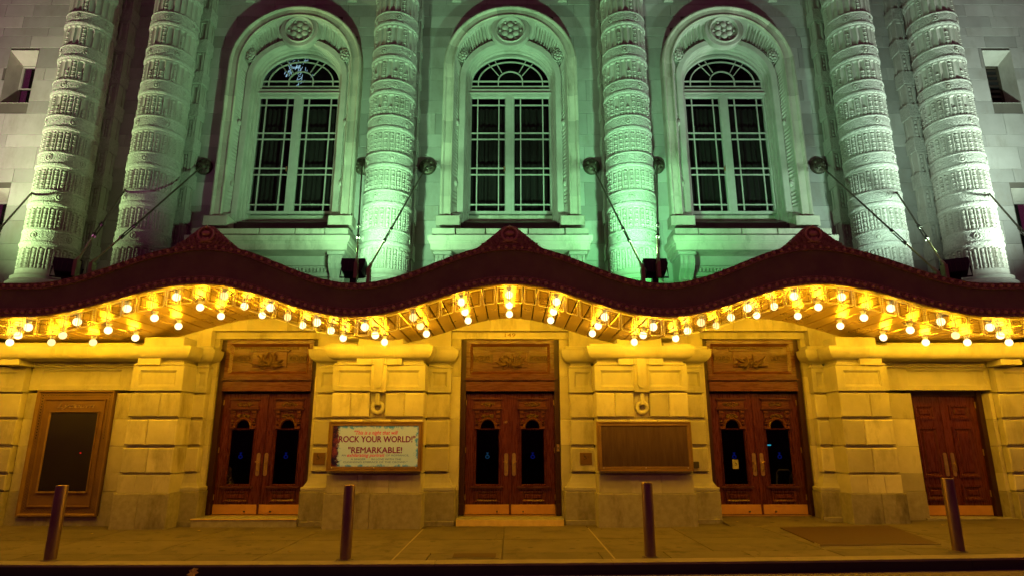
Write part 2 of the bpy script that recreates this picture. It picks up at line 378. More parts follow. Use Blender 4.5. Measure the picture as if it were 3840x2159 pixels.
def cornice(x0, x1, yf, l=True, r=True, back=13.0, name='cornice_stone', zt=3.425):
    """bowl-shaped ovolo course with returned ends"""
    prof = []
    for i in range(9):
        t = i / 8 * pi / 2
        prof.append((0.17 * sin(t) ** 0.9, 3.17 + (zt - 0.02 - 3.17) * (1 - cos(t))))
    prof += [(0.175, zt), (0.0, zt)]
    n = max(1, round((x1 - x0) / 0.62)); e = [x0 + (x1 - x0) * i / n for i in range(n + 1)]
    for i in range(n):
        mb = MB(); a, b = e[i] + 0.001, e[i + 1] - 0.001
        rows = []
        for d, z in prof:
            aa = a - (d if (i == 0 and l) else 0); bb = b + (d if (i == n - 1 and r) else 0)
            rows.append([(aa, back, z), (aa, yf - d, z), (bb, yf - d, z), (bb, back, z)])
        mb.grid(rows, False)
        mb.add([rows[-1][k] for k in range(4)], [(0, 1, 2, 3)]); mb.add([rows[0][k] for k in range(4)], [(3, 2, 1, 0)])
        obj(name, mb, 'stone_plain', T)
def neck(x0, x1, yf, back=13.0):
    mb = MB(); rows = []
    for d, z in ((0.0, 3.055), (0.02, 3.06), (0.02, 3.085), (-0.02, 3.095), (-0.035, 3.13), (-0.01, 3.16), (0.0, 3.168)):
        rows.append([(x0 - d, back, z), (x0 - d, yf - d, z), (x1 + d, yf - d, z), (x1 + d, back, z)])
    mb.grid(rows, False); obj('necking', mb, 'stone_plain', T)
def sunk_panel(x0, x1, yf, y1, z0, z1, px0, px1, pz0, pz1, name='panelled_stone'):
    """stone with a moulded sunk panel"""
    mb = MB()
    o = [(x0, z0), (x1, z0), (x1, z1), (x0, z1)]
    def q(d): return [(px0 + d, pz0 + d), (px1 - d, pz0 + d), (px1 - d, pz1 - d), (px0 + d, pz1 - d)]
    rows = [[(x, y1, z) for x, z in o], [(x, yf, z) for x, z in o], [(x, yf, z) for x, z in q(0)], [(x, yf + 0.018, z) for x, z in q(0.012)],
            [(x, yf + 0.018, z) for x, z in q(0.022)], [(x, yf + 0.032, z) for x, z in q(0.035)]]
    mb.grid(rows, False, True); mb.add(rows[-1], [(0, 1, 2, 3)]); obj(name, mb, 'stone_plain', T)
YF, YW = 12.25, 12.75
def wing(a, b, s):
    """recessed side of a pier; s = side of the door it faces"""
    for k, (z0, z1) in enumerate(COURSES[:3]):
        block('rusticated_stone', a, b, YW, 13.0, z0 + G, z1 - G, 0.02, 'stone', T)
    obj('wing_core', MB().box(a + .02, b - .02, YW + .065, 12.99, .9, 3.06), 'stone_plain', T)
    sunk_panel(a - 0.015 * (s < 0), b + 0.015 * (s > 0), YW - 0.012, 13.0, 2.555, 3.05, (a + b) / 2 - 0.36 * (b - a) + 0.03, (a + b) / 2 + 0.36 * (b - a) - 0.0, 2.66, 2.97)
    mb = MB(); rows = []
    for d, z in ((0.13, 0.63), (0.14, 0.66), (0.14, 0.70), (0.10, 0.715), (0.05, 0.79), (0.015, 0.88), (0, 0.955)):
        aa = a - (d if s < 0 else 0); bb = b + (d if s > 0 else 0)
        rows.append([(aa, 13.0, z), (aa, YW - d * 0.7, z), (bb, YW - d * 0.7, z), (bb, 13.0, z)])
    mb.grid(rows, False); obj('flared_base_stone', mb, 'stone_plain', T)
    aa = a - (0.15 if s < 0 else 0); bb = b + (0.15 if s > 0 else 0)
    block('granite_plinth_stone', aa, bb, YW - 0.10, 13.0, -0.2, 0.625, 0.012, 'granite', T)
    block('granite_plinth_stone', aa, bb, YW - 0.13, YW - 0.102, -0.2, 0.09 + zg(a), 0.008, 'granite', T)
    cornice(a, b, YW, s < 0, s > 0)
    mb = MB(); mb.cbox(a - 0.10 * (s < 0), b + 0.10 * (s > 0), YW - 0.10, 12.99, 3.428, 3.50, 0.01); obj('fillet_stone', mb, 'stone_plain', T)
    neck(a, b, YW)
def central_pier(cx):
    h = 0.905; a, b = cx - h, cx + h
    obj('pier_core', MB().box(a + .025, b - .025, YF + .075, 12.8, .63, 3.06), 'stone_plain', T)
    fr = lambda fs: [a] + [a + (b - a) * f for f in fs] + [b]
    stones('rusticated_stone', fr([0.33, 0.66]), YF, 12.98, 0.625, 0.96, 0.006)
    stones('rusticated_stone', fr([0.5]), YF, 12.98, 0.965 + G, 1.485 - G, 0.018)
    stones('rusticated_stone', fr([0.35, 0.65]), YF, 12.98, 1.485 + G, 2.02 - G, 0.018)
    e = fr([0.204, 0.412, 0.580, 0.79])
    for i in range(5):
        if i == 2:
            block('niche_stone', e[2] + .002, e[3] - .002, YF + 0.06, 12.98, 2.02 + G, 2.54 - G, 0.004, 'stone', T)
        else: block('rusticated_stone', e[i] + (.0015 if i else 0), e[i + 1] - (.0015 if i < 4 else 0), YF, 12.98, 2.02 + G, 2.54 - G, 0.018, 'stone', T)
    # stone ring hanging from its strap
    mb = MB(); rx = cx + 0.0; rz = 2.22
    rows = []
    for i in range(21):
        t = 2 * pi * i / 20
        rows.append([(rx + (0.098 + 0.043 * cos(u)) * sin(t), YF + 0.035 + 0.048 * sin(u), rz + (0.098 + 0.043 * cos(u)) * cos(t)) for u in [2 * pi * k / 8 for k in range(8)]])
    mb.grid(rows, True, True); obj('stone_ring', mb, 'stone_plain', T)
    mb = MB().cbox(rx - 0.035, rx + 0.035, YF - 0.045, YF + 0.07, rz + 0.05, 2.50, 0.012); obj('ring_strap', mb, 'stone_plain', T)
    # panel course
    m0, m1 = cx - 0.15, cx + 0.15
    sunk_panel(a - .012, m0, YF - 0.015, 12.98, 2.555, 3.05, a + 0.10, m0 - 0.005, 2.635, 2.95)
    sunk_panel(m1, b + .012, YF - 0.015, 12.98, 2.555, 3.05, m1 + 0.005, b - 0.10, 2.635, 2.95)
    block('keystone', m0 + .001, m1 - .001, YF - 0.05, 12.97, 2.52, 3.052, 0.008, 'stone', T)
    pts = [(cx - 0.085, 3.18)] + [(cx - 0.085 * cos(t), 2.685 - 0.085 * sin(t)) for t in [pi * k / 10 for k in range(11)]] + [(cx + 0.085, 3.18)]
    mb = MB(); mb.poly(pts[::-1], YF - 0.09, YF - 0.045); obj('keystone_tongue', mb, 'stone_plain', T)
    e2 = [cx - 0.45, cx - 0.15, cx + 0.15, cx + 0.45]
    stones('frieze_stone', e2, YF - 0.06, 12.97, 3.056, 3.20, 0.006, 'stone_plain')
    neck(a + 0.02, b - 0.02, YF)
    cornice(a, b, YF)
    for (p, q) in ((a - 0.10, cx - 0.46), (cx + 0.46, b + 0.10)): block('fillet_stone', p, q, YF - 0.09, 12.97, 3.428, 3.475, 0.008, 'stone_plain', T)
    block('attic_stone', cx - 0.45, cx + 0.45, YF + 0.0, 12.97, 3.426, 3.60, 0.01, 'stone_plain', T)
    stones('granite_plinth_stone', [a - 0.03, cx + 0.02 * cx, b + 0.03], YF - 0.03, 12.97, -0.2, 0.622, 0.012, 'granite')
    g = 0.0
    wing(a - (0.45 if cx < 0 else 0.45) + 0.0, a, -1) if False else None
for cx in (-2.6, 2.6):
    central_pier(cx)
    s = 1 if cx > 0 else -1
    inner = (abs(cx) - 0.905, 1.23); outer = (abs(cx) + 0.905, 3.98)
    lo, hi = sorted((s * inner[1], s * (inner[0] + 0.02))); wing(lo, hi, -s)
    lo, hi = sorted((s * (outer[0] - 0.02), s * outer[1])); wing(lo, hi, s)
# outer piers and side bays
for s in (-1, 1):
    def so(p, q): return sorted((s * p, s * q))
    a, b = so(6.49, 7.48)
    obj('pier_core', MB().box(a + .025, b - .025, YF + .075, 12.88, .63, 3.06), 'stone_plain', T)
    fa, fb = so(9.88, 12.1); obj('pier_core', MB().box(fa + .02, fb - .02, 12.625, 12.98, .63, 3.06), 'stone_plain', T)
    stones('rusticated_stone', [a, a + 0.33, a + 0.66, b], YF, 12.9, 0.625, 0.96, 0.006)
    for k, (z0, z1) in enumerate(COURSES[:3]):
        f = (0.5, 0.42, 0.6)[k]; stones('rusticated_stone', [a, a + (b - a) * f, b], YF, 12.9, z0 + G, z1 - G, 0.02)
    sunk_panel(a - 0.012, b + 0.012, YF - 0.015, 12.9, 2.555, 3.05, a + 0.13, b - 0.13, 2.64, 2.95)
    fb = so(6.95, 7.40); block('frieze_stone', fb[0], fb[1], YF - 0.06, 12.9, 3.053, 3.20, 0.008, 'stone_plain', T)
    neck(a + .02, b - .02, YF)
    stones('granite_plinth_stone', [a - 0.04, (a + b) / 2 + .05 * s, b + 0.04], YF - 0.03, 12.9, -0.2, 0.622, 0.012, 'granite')
    wa, wb = so(6.25, 6.52); wing(wa, wb, -s)
    ca, cb = so(6.49, 14.0); cornice(ca, cb, YF, s > 0, s < 0, 12.9)
    fa, fb = so(7.55, 14.0); block('fillet_stone', fa, fb, YF - 0.05, 12.9, 3.428, 3.50, 0.008, 'stone_plain', T)
    fa, fb = so(6.55, 7.35); block('attic_stone', fa, fb, YF - 0.02, 12.9, 3.426, 3.62, 0.01, 'stone_plain', T)
    # side bay wall
    YB = 12.7
    o0, o1 = (8.19, 9.78) if s > 0 else (8.03, 9.62)
    for k, (z0, z1) in enumerate([(0.625, 0.97)] + COURSES[:3]):
        for p, q in ((7.5, o0), (o1, 9.86)):
            u, v = so(p, q); block('ashlar_stone', u, v, YB, 12.99, z0 + 0.003, z1 - 0.003, 0.003, 'stone', T)
    for p, q in ((7.5, o0), (o1, 9.86)):
        u, v = so(p, q); block('granite_plinth_stone', u, v, YB - 0.02, 12.99, -0.2, 0.622, 0.008, 'granite', T)
    if s < 0:
        block('granite_plinth_stone', -o1, -o0, YB - 0.02, 12.99, -0.2, 0.155, 0.008, 'granite', T)
    u, v = so(7.5, 9.86); sunk_panel(u, v, YB, 12.99, 2.60, 3.053, min(s * o0, s * o1) - .02, max(s * o0, s * o1) + .02, 2.69, 3.01, 'panelled_lintel')
    mb = MB().box(u, v, YB - 0.06, 12.99, 3.057, 3.10).box(u, v, YB - 0.09, 12.99, 3.101, 3.20); obj('necking', mb, 'stone_plain', T)
    u, v = so(9.87, 14)
    for k, (z0, z1) in enumerate([(0.625, 0.97)] + COURSES[:3]):
        m_ = 10.6 + 0.25 * (k % 2); u1, v1 = so(9.87, m_); block('rusticated_stone', u1, v1, 12.56, 12.99, z0 + G, z1 - G, 0.02, 'stone', T)
        u1, v1 = so(m_ + 0.003, 12.2); block('rusticated_stone', u1, v1, 12.56, 12.99, z0 + G, z1 - G, 0.02, 'stone', T)
    sunk_panel(*so(9.87, 12.2), 12.55, 12.99, 2.555, 3.05, so(10.05, 12)[0], so(10.05, 12)[1], 2.64, 2.95)
    block('granite_plinth_stone', *so(9.86, 12.2), 12.53, 12.99, -0.2, 0.622, 0.012, 'granite', T)
    u1, v1 = so(9.78, 10.2); block('frieze_stone', u1, v1, YF - 0.03, 12.99, 3.06, 3.20, 0.008, 'stone_plain', T)
# niche frames round the doors and the wall over them
for cx in DX:
    w = 1.23 if cx == 0 else 1.14
    for s in (-1, 1):
        for k, (z0, z1) in enumerate([(-0.2, 0.625), (0.625, 1.5), (1.5, 2.02), (2.02, 2.9), (2.9, 3.69)]):
            a, b = sorted((cx + s * 1.04, cx + s * (w + 0.05)))
            block('granite_plinth_stone' if k == 0 else 'ashlar_stone', a, b, 12.93, 13.4, z0 + .002, z1 - .002, 0.003, 'granite' if k == 0 else 'stone', T)
    block('lintel_stone', cx - w - .05, cx + w + .05, 12.93, 13.4, 3.692, 3.835, 0.003, 'stone', T)
def zb(x):
    ax = abs(x)
    if ax > 7.97: return 3.55
    ph = 2 * pi * ax / 5.12 if ax < 5.12 else pi * (ax - 5.12) / 2.85
    return 3.825 + 0.275 * cos(ph)
def zt(x):
    ax = abs(x)
    if ax > 7.97: return 4.125
    ph = 2 * pi * ax / 5.12 if ax < 5.12 else pi * (ax - 5.12) / 2.85
    return 4.462 + 0.337 * cos(ph)
# tympanum wall under the canopy
def tymp(x0, x1, zlo):
    block('tympanum_stone', x0, x1, YW, 12.92, zlo, 4.25, 0.003, 'stone', T)
for cx in DX:
    w = 1.23 if cx == 0 else 1.14
    for a, b in ((-w, -0.42), (-0.417, 0.417), (0.42, w)): tymp(cx + a, cx + b, 3.837)
for a, b in ((-16, -6.263), (-3.977, -1.233), (1.233, 3.977), (6.263, 16)): tymp(a, b, 3.502)
obj('door_number', text_mb('149', -0.115, 0.115, 3.735, 3.815, 12.93, 0.006, bold=0.01), 'bronze', T)

# door steps
def step(cx, a, b, top, mat_front, y0=12.52):
    block('door_step', cx + a, cx + b, y0, 13.3, -0.2, top, 0.006, 'granite', T)
    if mat_front: mb = MB().box(cx + a + .002, cx + b - .002, y0 - 0.012, y0 - 0.0015, zg(cx) + 0.003, top - 0.004); obj('step_riser', mb, mat_front, T)
step(-5.12, -1.02, 1.02, 0.135, None); step(0, -1.04, 1.04, 0.125, 'yellow')
mb = MB().box(-5.12 - 1.02, -5.12 + 1.02, 12.508, 12.519, 0.115, 0.137); obj('step_nosing', mb, 'yellow', T)
ramp = MB(); x0, x1 = 5.12 - 1.0, 5.12 + 1.0
ramp.add([(x0, 12.1, zg(x0) + .002), (x1, 12.1, zg(x1) + .002), (x1, 13.35, 0.137), (x0, 13.35, 0.137), (x0, 12.1, -0.2), (x1, 12.1, -0.2), (x1, 13.35, -.2), (x0, 13.35, -.2)],
         [(0, 1, 2, 3), (4, 5, 1, 0), (5, 6, 2, 1), (7, 4, 0, 3)])
obj('door_ramp', ramp, 'concrete', T)

# ------------------------------------------------------------------ oak doors
YD = 13.17
def relief(mb, cx, cz, w, h, n, y, seed, r=0.02):
    rnd = random.Random(seed)
    for i in range(n):
        u = rnd.uniform(-1, 1); v = rnd.uniform(-1, 1)
        if u * u + v * v > 1.1: continue
        for sgn in (-1, 1):
            mb.ell((cx + sgn * abs(u) * w, y, cz + v * h), (r * rnd.uniform(.7, 1.6), r * 0.9, r * rnd.uniform(.6, 1.2)), 6, 4)
def door_leaf(a, b, meet, seed, number=False):
    """a<b leaf edges, meet = +1 when the meeting stile is at b"""
    leaf = obj('door_leaf', MB().box(a, a + 0.165, YD, YD + 0.05, 0.14, 2.56).box(b - 0.165, b, YD, YD + 0.05, 0.14, 2.56)
               .box(a + 0.166, b - 0.166, YD + 0.002, YD + 0.05, 0.14, 0.70).box(a + 0.166, b - 0.166, YD + 0.002, YD + 0.05, 2.05, 2.56), 'wood', T)
    c = (a + b) / 2; pa, pb = c - 0.24, c + 0.24
    mb = MB().box(a + .166, pa, YD + .01, YD + .05, .701, 2.049).box(pb, b - .166, YD + .01, YD + .05, .701, 2.049); obj('stile_moulding', mb, 'wood', leaf)
    # arch head with the round-headed opening
    mb = MB(); N = 12; ar = [(c + 0.145 * cos(pi - pi * i / N), 1.86 + 0.155 * sin(pi * i / N)) for i in range(N + 1)]
    top = [(c - 0.239 + 0.478 * i / N, 2.048) for i in range(N + 1)]
    mb.grid([[(x, YD + .004, z) for x, z in ar], [(x, YD + .004, z) for x, z in top]], False)
    mb.grid([[(x, YD + .05, z) for x, z in ar], [(x, YD + .004, z) for x, z in ar]], False)
    for s in (-1, 1): mb.box(c + s * 0.239, c + s * 0.145, YD + .003, YD + .05, 1.835, 1.862)
    mb.box(c - 0.239, ar[0][0], YD + .004, YD + .05, 1.862, 1.90); mb.box(ar[-1][0], c + 0.239, YD + .004, YD + .05, 1.862, 1.90)
    obj('arched_head', mb, 'wood', leaf)
    path = []
    for i in range(N + 1):
        t = pi - pi * i / N; path.append((c + 0.148 * cos(t), 1.862 + 0.158 * sin(t), cos(t), sin(t)))
    mb = MB().sweep(path, [(0, YD + .01), (0, YD - .03), (.018, YD - .045), (.035, YD - .03), (.05, YD - .035), (.058, YD - .01), (.058, YD + .01)])
    for s in (-1, 1): mb.box(c + s * 0.15, c + s * 0.27, YD - .04, YD + .01, 1.835, 1.865).box(c + s * 0.16, c + s * 0.26, YD - .025, YD + .01, 1.866, 1.885)
    obj('arch_moulding', mb, 'wood_h', leaf)
    obj('pane', MB().box(pa + .001, pb - .001, YD + .025, YD + .031, 0.705, 2.04), 'pane', leaf)
    obj('glazing_bead', MB().rect_frame(pa - .022, pb + .022, 0.70, 1.84, 0.03, YD - .012, YD + .025), 'wood', leaf)
    # cornices, corbels, carving
    for z, d in ((2.44, .05), (2.235, .055)):
        mb = MB().box(c - 0.315, c + 0.315, YD - d, YD + .001, z, z + .022).box(c - 0.295, c + 0.295, YD - d * .6, YD + .001, z - .02, z - .001); obj('door_cornice', mb, 'wood_h', leaf)
    mb = MB().box(c - 0.28, c + 0.28, YD - .02, YD + .001, 2.262, 2.40); obj('carved_panel', mb, 'wood_h', leaf)
    mb = MB(); relief(mb, c, 2.335, 0.16, 0.04, 26, YD - .024, seed, .016); tag(obj('carving', mb, 'carving', leaf), kind='stuff')
    mb = MB(); relief(mb, c, 2.09, 0.13, 0.045, 26, YD - .02, seed + 1, .016)
    for i in range(7): mb.ell((c - .11 + .0367 * i, YD - .02, 2.19), (.010, .012, .010), 6, 4)
    tag(obj('carving', mb, 'carving', leaf), kind='stuff')
    for s in (-1, 1):
        mb = MB().cbox(c + s * .18, c + s * .265, YD - .05, YD + .001, 2.15, 2.205, .006).cbox(c + s * .185, c + s * .26, YD - .02, YD + .001, 2.06, 2.148, .004)
        obj('corbel', mb, 'wood_h', leaf); obj('corbel_knob', MB().ell((c + s * .225, YD - .02, 1.985), (.032, .03, .025), 8, 5), 'wood_h', leaf); obj('corbel_foot', MB().box(c + s * .185, c + s * .265, YD - .02, YD + .001, 1.93, 1.96), 'wood_h', leaf)
    # sill rail and lower panel
    mb = MB().box(c - .33, c + .33, YD - .055, YD + .001, .665, .69).box(c - .30, c + .30, YD - .035, YD + .001, .635, .663); obj('sill_rail', mb, 'wood_h', leaf)
    mb = MB().rect_frame(c - .25, c + .25, .385, .595, .05, YD - .022, YD + .001); mb.cbox(c - .17, c + .17, YD - .02, YD + .002, .45, .53, .012); obj('raised_panel', mb, 'wood', leaf)
    mb = MB().cbox(a + .004, b - .004, YD - .012, YD, .152, .335, .002); kp = obj('kick_plate', mb, 'kick', leaf)
    mb = MB()
    for i in range(7): mb.ell((a + .04 + (b - a - .08) * i / 6, YD - .013, .168), (.005, .004, .005), 6, 3).ell((a + .04 + (b - a - .08) * i / 6, YD - .013, .32), (.005, .004, .005), 6, 3)
    obj('plate_screws', mb, 'screw', leaf)
    sx = (b - .25 if meet > 0 else a + .25); mb = MB().tube([(sx, YD - .012, .20), (sx, YD - .05, .205)], .018); obj('door_stop', mb, 'iron', leaf)
    hx = b - .065 if meet > 0 else a + .065
    pts = [(hx + .038 * cos(t), 1.31 + .038 * sin(t)) for t in [pi * k / 8 for k in range(9)]] + [(hx + .038 * cos(t), .93 + .038 * sin(t)) for t in [pi + pi * k / 8 for k in range(9)]]
    mb = MB().poly(pts[::-1], YD - .012, YD - .001); mb.tube([(hx, YD - .012, 1.16), (hx, YD - .06, 1.15), (hx, YD - .07, 1.08), (hx, YD - .055, 1.0), (hx, YD - .012, .99)], .011, 8)
    mb.tube([(hx, YD - .03, 1.165), (hx - .045 * meet, YD - .06, 1.175)], .012, 6)
    obj('handle', mb, 'brass', leaf)
    ex = a + .004 if meet > 0 else b - .004
    for z in (.42, 1.35, 2.32): obj('hinge', MB().tube([(ex, YD - .008, z), (ex, YD - .008, z + .11)], .009, 6), 'brass', leaf)
    # blue neon reflection drawn on the glass as a glowing shape
    mb = MB(); rows = []
    for i in range(17):
        t = 2 * pi * i / 16; rows.append([(c + .045 * cos(t) * k, YD + .0235, 1.27 + .038 * sin(t) * k) for k in (.62, 1.0)])
    mb.grid(rows, False); mb.add([(c - .035, YD + .0235, 1.355), (c + .035, YD + .0235, 1.355), (c, YD + .0235, 1.325), (c + .03, YD + .0235, 1.30), (c - .03, YD + .0235, 1.30)], [(0, 1, 2), (2, 3, 4)])
    obj('blue_sign_reflection', mb, 'sign_reflection' if number else 'sign_reflection2', leaf)
    return leaf
M['sign_reflection'] = emit('blue_reflection_glow', (.02, .10, .22), .28)  # glow painted in for neon signs mirrored in the door glass
M['sign_reflection2'] = emit('deep_blue_reflection_glow', (.005, .012, .22), .35)
for di, cx in enumerate(DX):
    yj = 13.06
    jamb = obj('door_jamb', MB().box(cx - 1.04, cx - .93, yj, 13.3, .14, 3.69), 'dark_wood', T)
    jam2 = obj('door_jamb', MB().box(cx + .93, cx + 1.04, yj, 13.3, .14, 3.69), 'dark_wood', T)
    obj('plinth_block', MB().cbox(cx - 1.04, cx - .93, yj - .025, yj - .001, .14, .36, .006), 'dark_wood', jamb)
    obj('plinth_block', MB().cbox(cx + .93, cx + 1.04, yj - .025, yj - .001, .14, .36, .006), 'dark_wood', jam2)
    tb = MB().box(cx - .93, cx + .93, yj - .03, 13.3, 2.60, 2.80).box(cx - .95, cx + .95, yj - .055, yj - .028, 2.83, 2.87).box(cx - .93, cx + .93, yj - .045, yj - .029, 2.605, 2.635)
    bar = obj('transom_bar', tb, 'wood_h', T)
    pn = MB().box(cx - .93, cx + .93, yj + .02, 13.3, 2.80, 3.69); tp = obj('transom_panel', pn, 'wood_h', T)
    obj('panel_frame', MB().rect_frame(cx - .93, cx + .93, 2.875, 3.688, .14, yj - .03, yj + .02, .6), 'wood_h', tp)
    obj('frieze_band', MB().box(cx - .78, cx + .78, yj + .005, yj + .019, 3.21, 3.38), 'carving', tp)
    mb = MB()
    for s in (-1, 1):
        for i in range(4):
            xx = cx + s * (.47 + i * .09)
            rows = []
            for k in range(13):
                t = 2 * pi * k / 12; rows.append([(xx + (.032 + .010 * cos(u)) * cos(t), yj + .002 + .010 * sin(u), 3.295 + (.045 + .010 * cos(u)) * sin(t)) for u in (0, 1.57, 3.14, 4.71)])
            mb.grid(rows, True, True)
    obj('rosette_frieze', mb, 'carving', tp)
    obj('dentil_strip', (lambda m: [m.box(cx - .76 + .04 * i, cx - .735 + .04 * i, yj - .0, yj + .019, 3.50, 3.54) for i in range(38)] and m)(MB()), 'carving', tp)
    cp = MB().cbox(cx - .37, cx + .37, yj - .005, yj + .019, 3.10, 3.45, .005).box(cx - .43, cx + .43, yj - .05, yj + .018, 3.455, 3.475).box(cx - .40, cx + .40, yj - .03, yj + .018, 3.44, 3.454)
    obj('carved_tablet', cp, 'wood_h', tp)
    mb = MB(); rnd = random.Random(5 + di)
    for s in (-1, 1):
        for k in range(15):
            t = radians(rnd.uniform(-35, 85)); l = rnd.uniform(.16, .34); w_ = rnd.uniform(.7, 1.1)
            bx0, bz0 = cx + s * rnd.uniform(0, .06), 3.17 + rnd.uniform(-.02, .03)
            pts = [(bx0 + s * cos(t + .35 * (u - .5)) * l * u * w_, yj - .012 - .03 * sin(pi * u), bz0 + sin(t + .5 * (u - .5)) * l * u * .72) for u in (0, .25, .5, .75, 1)]
            pts = [(p[0], p[1], min(p[2], 3.42)) for p in pts]
            mb.tube(pts, [.006, .014, .026, .020, .004], 5)
            if k % 3 == 0: mb.ell((pts[-1][0], yj - .02, pts[-1][2] - .01), (.020, .016, .020), 6, 4)
        mb.tube([(cx + s * .02, yj - .02, 3.15), (cx + s * .10, yj - .035, 3.07), (cx + s * .18, yj - .03, 3.09), (cx + s * .13, yj - .02, 3.13)], .012, 6)
    mb.ell((cx, yj - .025, 3.21), (.05, .03, .09), 8, 6); obj('carved_spray', mb, 'carving', tp)
    door_leaf(cx - .925, cx - .015, 1, 10 * di, di == 1); door_leaf(cx + .015, cx + .925, -1, 10 * di + 5, False)
    obj('meeting_stile', MB().box(cx - .022, cx + .022, YD - .02, YD - .001, .14, 2.555), 'wood', T)
    obj('threshold', MB().box(cx - .93, cx + .93, 13.05, 13.3, .12, .142), 'brass', T)
    mb = MB(); x0, x1, z0, z1 = cx - 1.0, cx + 1.0, .1, 3.0
    mb.add([(x0, 13.23, z0), (x1, 13.23, z0), (x1, 15.4, z0), (x0, 15.4, z0), (x0, 13.23, z1), (x1, 13.23, z1), (x1, 15.4, z1), (x0, 15.4, z1)], [(0, 1, 2, 3), (4, 7, 6, 5), (1, 5, 6, 2), (2, 6, 7, 3), (3, 7, 4, 0)])
    obj('lobby', mb, 'interior', T)
obj('door_number', text_mb('149', -.135, -.055, 1.945, 2.0, YD, .003, shear=.2, bold=.01), 'brass', T)

# plain panelled side door on the right
YS = 12.99
obj('door_jamb', MB().box(8.192, 8.235, 12.9, 13.2, .1, 2.598), 'dark_wood', T); obj('door_jamb', MB().box(9.68, 9.778, 12.9, 13.2, .1, 2.598), 'dark_wood', T); obj('door_head', MB().box(8.236, 9.679, 12.93, 13.2, 2.50, 2.598), 'dark_wood', T)
for k, (a, b) in enumerate(((8.237, 8.945), (8.955, 9.678))):
    lf = obj('side_door_leaf', MB().box(a, b, YS, YS + .05, .14, 2.50), 'wood', T)
    c = (a + b) / 2
    for z0, z1 in ((2.02, 2.32), (.87, 1.87), (.43, .73)):
        mb = MB().rect_frame(c - .21, c + .21, z0, z1, .07, YS - .03, YS, .55); mb.cbox(c - .115, c + .115, YS - .02, YS, z0 + .095, z1 - .095, .018); obj('raised_panel', mb, 'wood', lf)
    obj('kick_plate', MB().cbox(a + .01, b - .02, YS - .012, YS, .15, .335, .002), 'kick', lf)
    hx = b - .07 if k == 0 else a + .07
    pts = [(hx + .035 * cos(t), 1.32 + .035 * sin(t)) for t in [pi * i / 8 for i in range(9)]] + [(hx + .035 * cos(t), .93 + .035 * sin(t)) for t in [pi + pi * i / 8 for i in range(9)]]
    mb = MB().poly(pts[::-1], YS - .014, YS - .001)
    if k: mb.tube([(hx, YS - .012, 1.15), (hx, YS - .06, 1.14), (hx, YS - .065, 1.0), (hx, YS - .012, .98)], .011, 8)
    obj('handle', mb, 'brass', lf)
    ex = a + .003 if k == 0 else b - .003
    for z in (.5, 1.3, 2.25): obj('hinge', MB().tube([(ex, YS - .01, z), (ex, YS - .01, z + .13)], .011, 6), 'brass', lf)
obj('meeting_stile', MB().box(8.93, 8.975, YS - .015, YS - .001, .14, 2.498), 'wood', T)
block('door_step', 8.1, 9.86, 12.62, 13.2, -.2, .135, .006, 'granite', T)

# ------------------------------------------------------------------ upper wall
YU = 13.7
wall = MB()
WX = (-5.36, 0.0, 5.42)
def hole_wall(mb, y0):
    """sheet wall with arched window openings (strips)"""
    zlo, zhi = 3.6, 16.0
    edges = sorted([-20, 20] + [w + s * 1.45 for w in WX for s in (-1, 1)] + [s * v for s in (-1, 1) for v in (11.98, 12.7)])
    for a, b in zip(edges[:-1], edges[1:]):
        m = (a + b) / 2
        win = [w for w in WX if abs(m - w) < 1.45]
        if win:
            mb.add([(a, y0, zlo), (b, y0, zlo), (b, y0, 6.6), (a, y0, 6.6)], [(0, 1, 2, 3)])
            N = 20; w = win[0]
            arc = [(w + 1.45 * cos(pi - pi * i / N), y0, 10.68 + 1.45 * sin(pi * i / N)) for i in range(N + 1)]
            top = [(p[0], y0, zhi) for p in arc]
            mb.grid([arc, top], False)
        elif 11.9 < abs(m) < 12.75:
            for z0, z1 in ((zlo, 5.7), (7.45, 9.72), (11.2, zhi)): mb.add([(a, y0, z0), (b, y0, z0), (b, y0, z1), (a, y0, z1)], [(0, 1, 2, 3)])
        else: mb.add([(a, y0, zlo), (b, y0, zlo), (b, y0, zhi), (a, y0, zhi)], [(0, 1, 2, 3)])
hole_wall(wall, YU + 0.02)
UW = obj('upper_wall', wall, 'mortar', T)
zc = [3.6, 4.2, 4.75, 5.1, 5.65, 6.05, 6.63, 7.0, 7.6, 7.95, 8.53, 8.86, 9.43, 9.78, 10.36, 10.7, 11.28, 11.62, 11.87, 12.2, 12.55, 13.1, 13.5]
def clip_block(a, b, z0, z1):
    """keep stones clear of the windows; returns pieces"""
    out = [(a, b)]
    for w in WX:
        if z1 > 6.6 and z0 < 10.9: h = 1.5
        elif z0 >= 10.9 and z0 < 12.2: h = max(0, sqrt(max(0, 1.56 ** 2 - (z0 - 10.7) ** 2)))
        else: h = 0
        if h > 0:
            n = []
            for p, q in out:
                if q <= w - h or p >= w + h: n.append((p, q)); continue
                if p < w - h: n.append((p, w - h))
                if q > w + h: n.append((w + h, q))
            out = n
    for s in (-1, 1):
        h0, h1 = sorted((s * 11.98, s * 12.7))
        if (z0 < 7.44 and z1 > 5.72) or (z0 < 11.18 and z1 > 9.74):
            n = []
            for p, q in out:
                if q <= h0 or p >= h1: n.append((p, q)); continue
                if p < h0: n.append((p, h0))
                if q > h1: n.append((h1, q))
            out = n
    return out
rnd = random.Random(3); nst = 0; rest = MB(); pend = []
for i in range(len(zc) - 1):
    z0, z1 = zc[i], zc[i + 1]
    x = -13.8 - rnd.uniform(0, .6)
    while x < 14:
        w = rnd.choice((.72, .95, 1.15, 1.35)) if i % 2 else rnd.choice((.8, 1.05, 1.3))
        for p, q in clip_block(x, x + w, z0, z1):
            if q - p > .08: pend.append((p, q, z0, z1))
        x += w
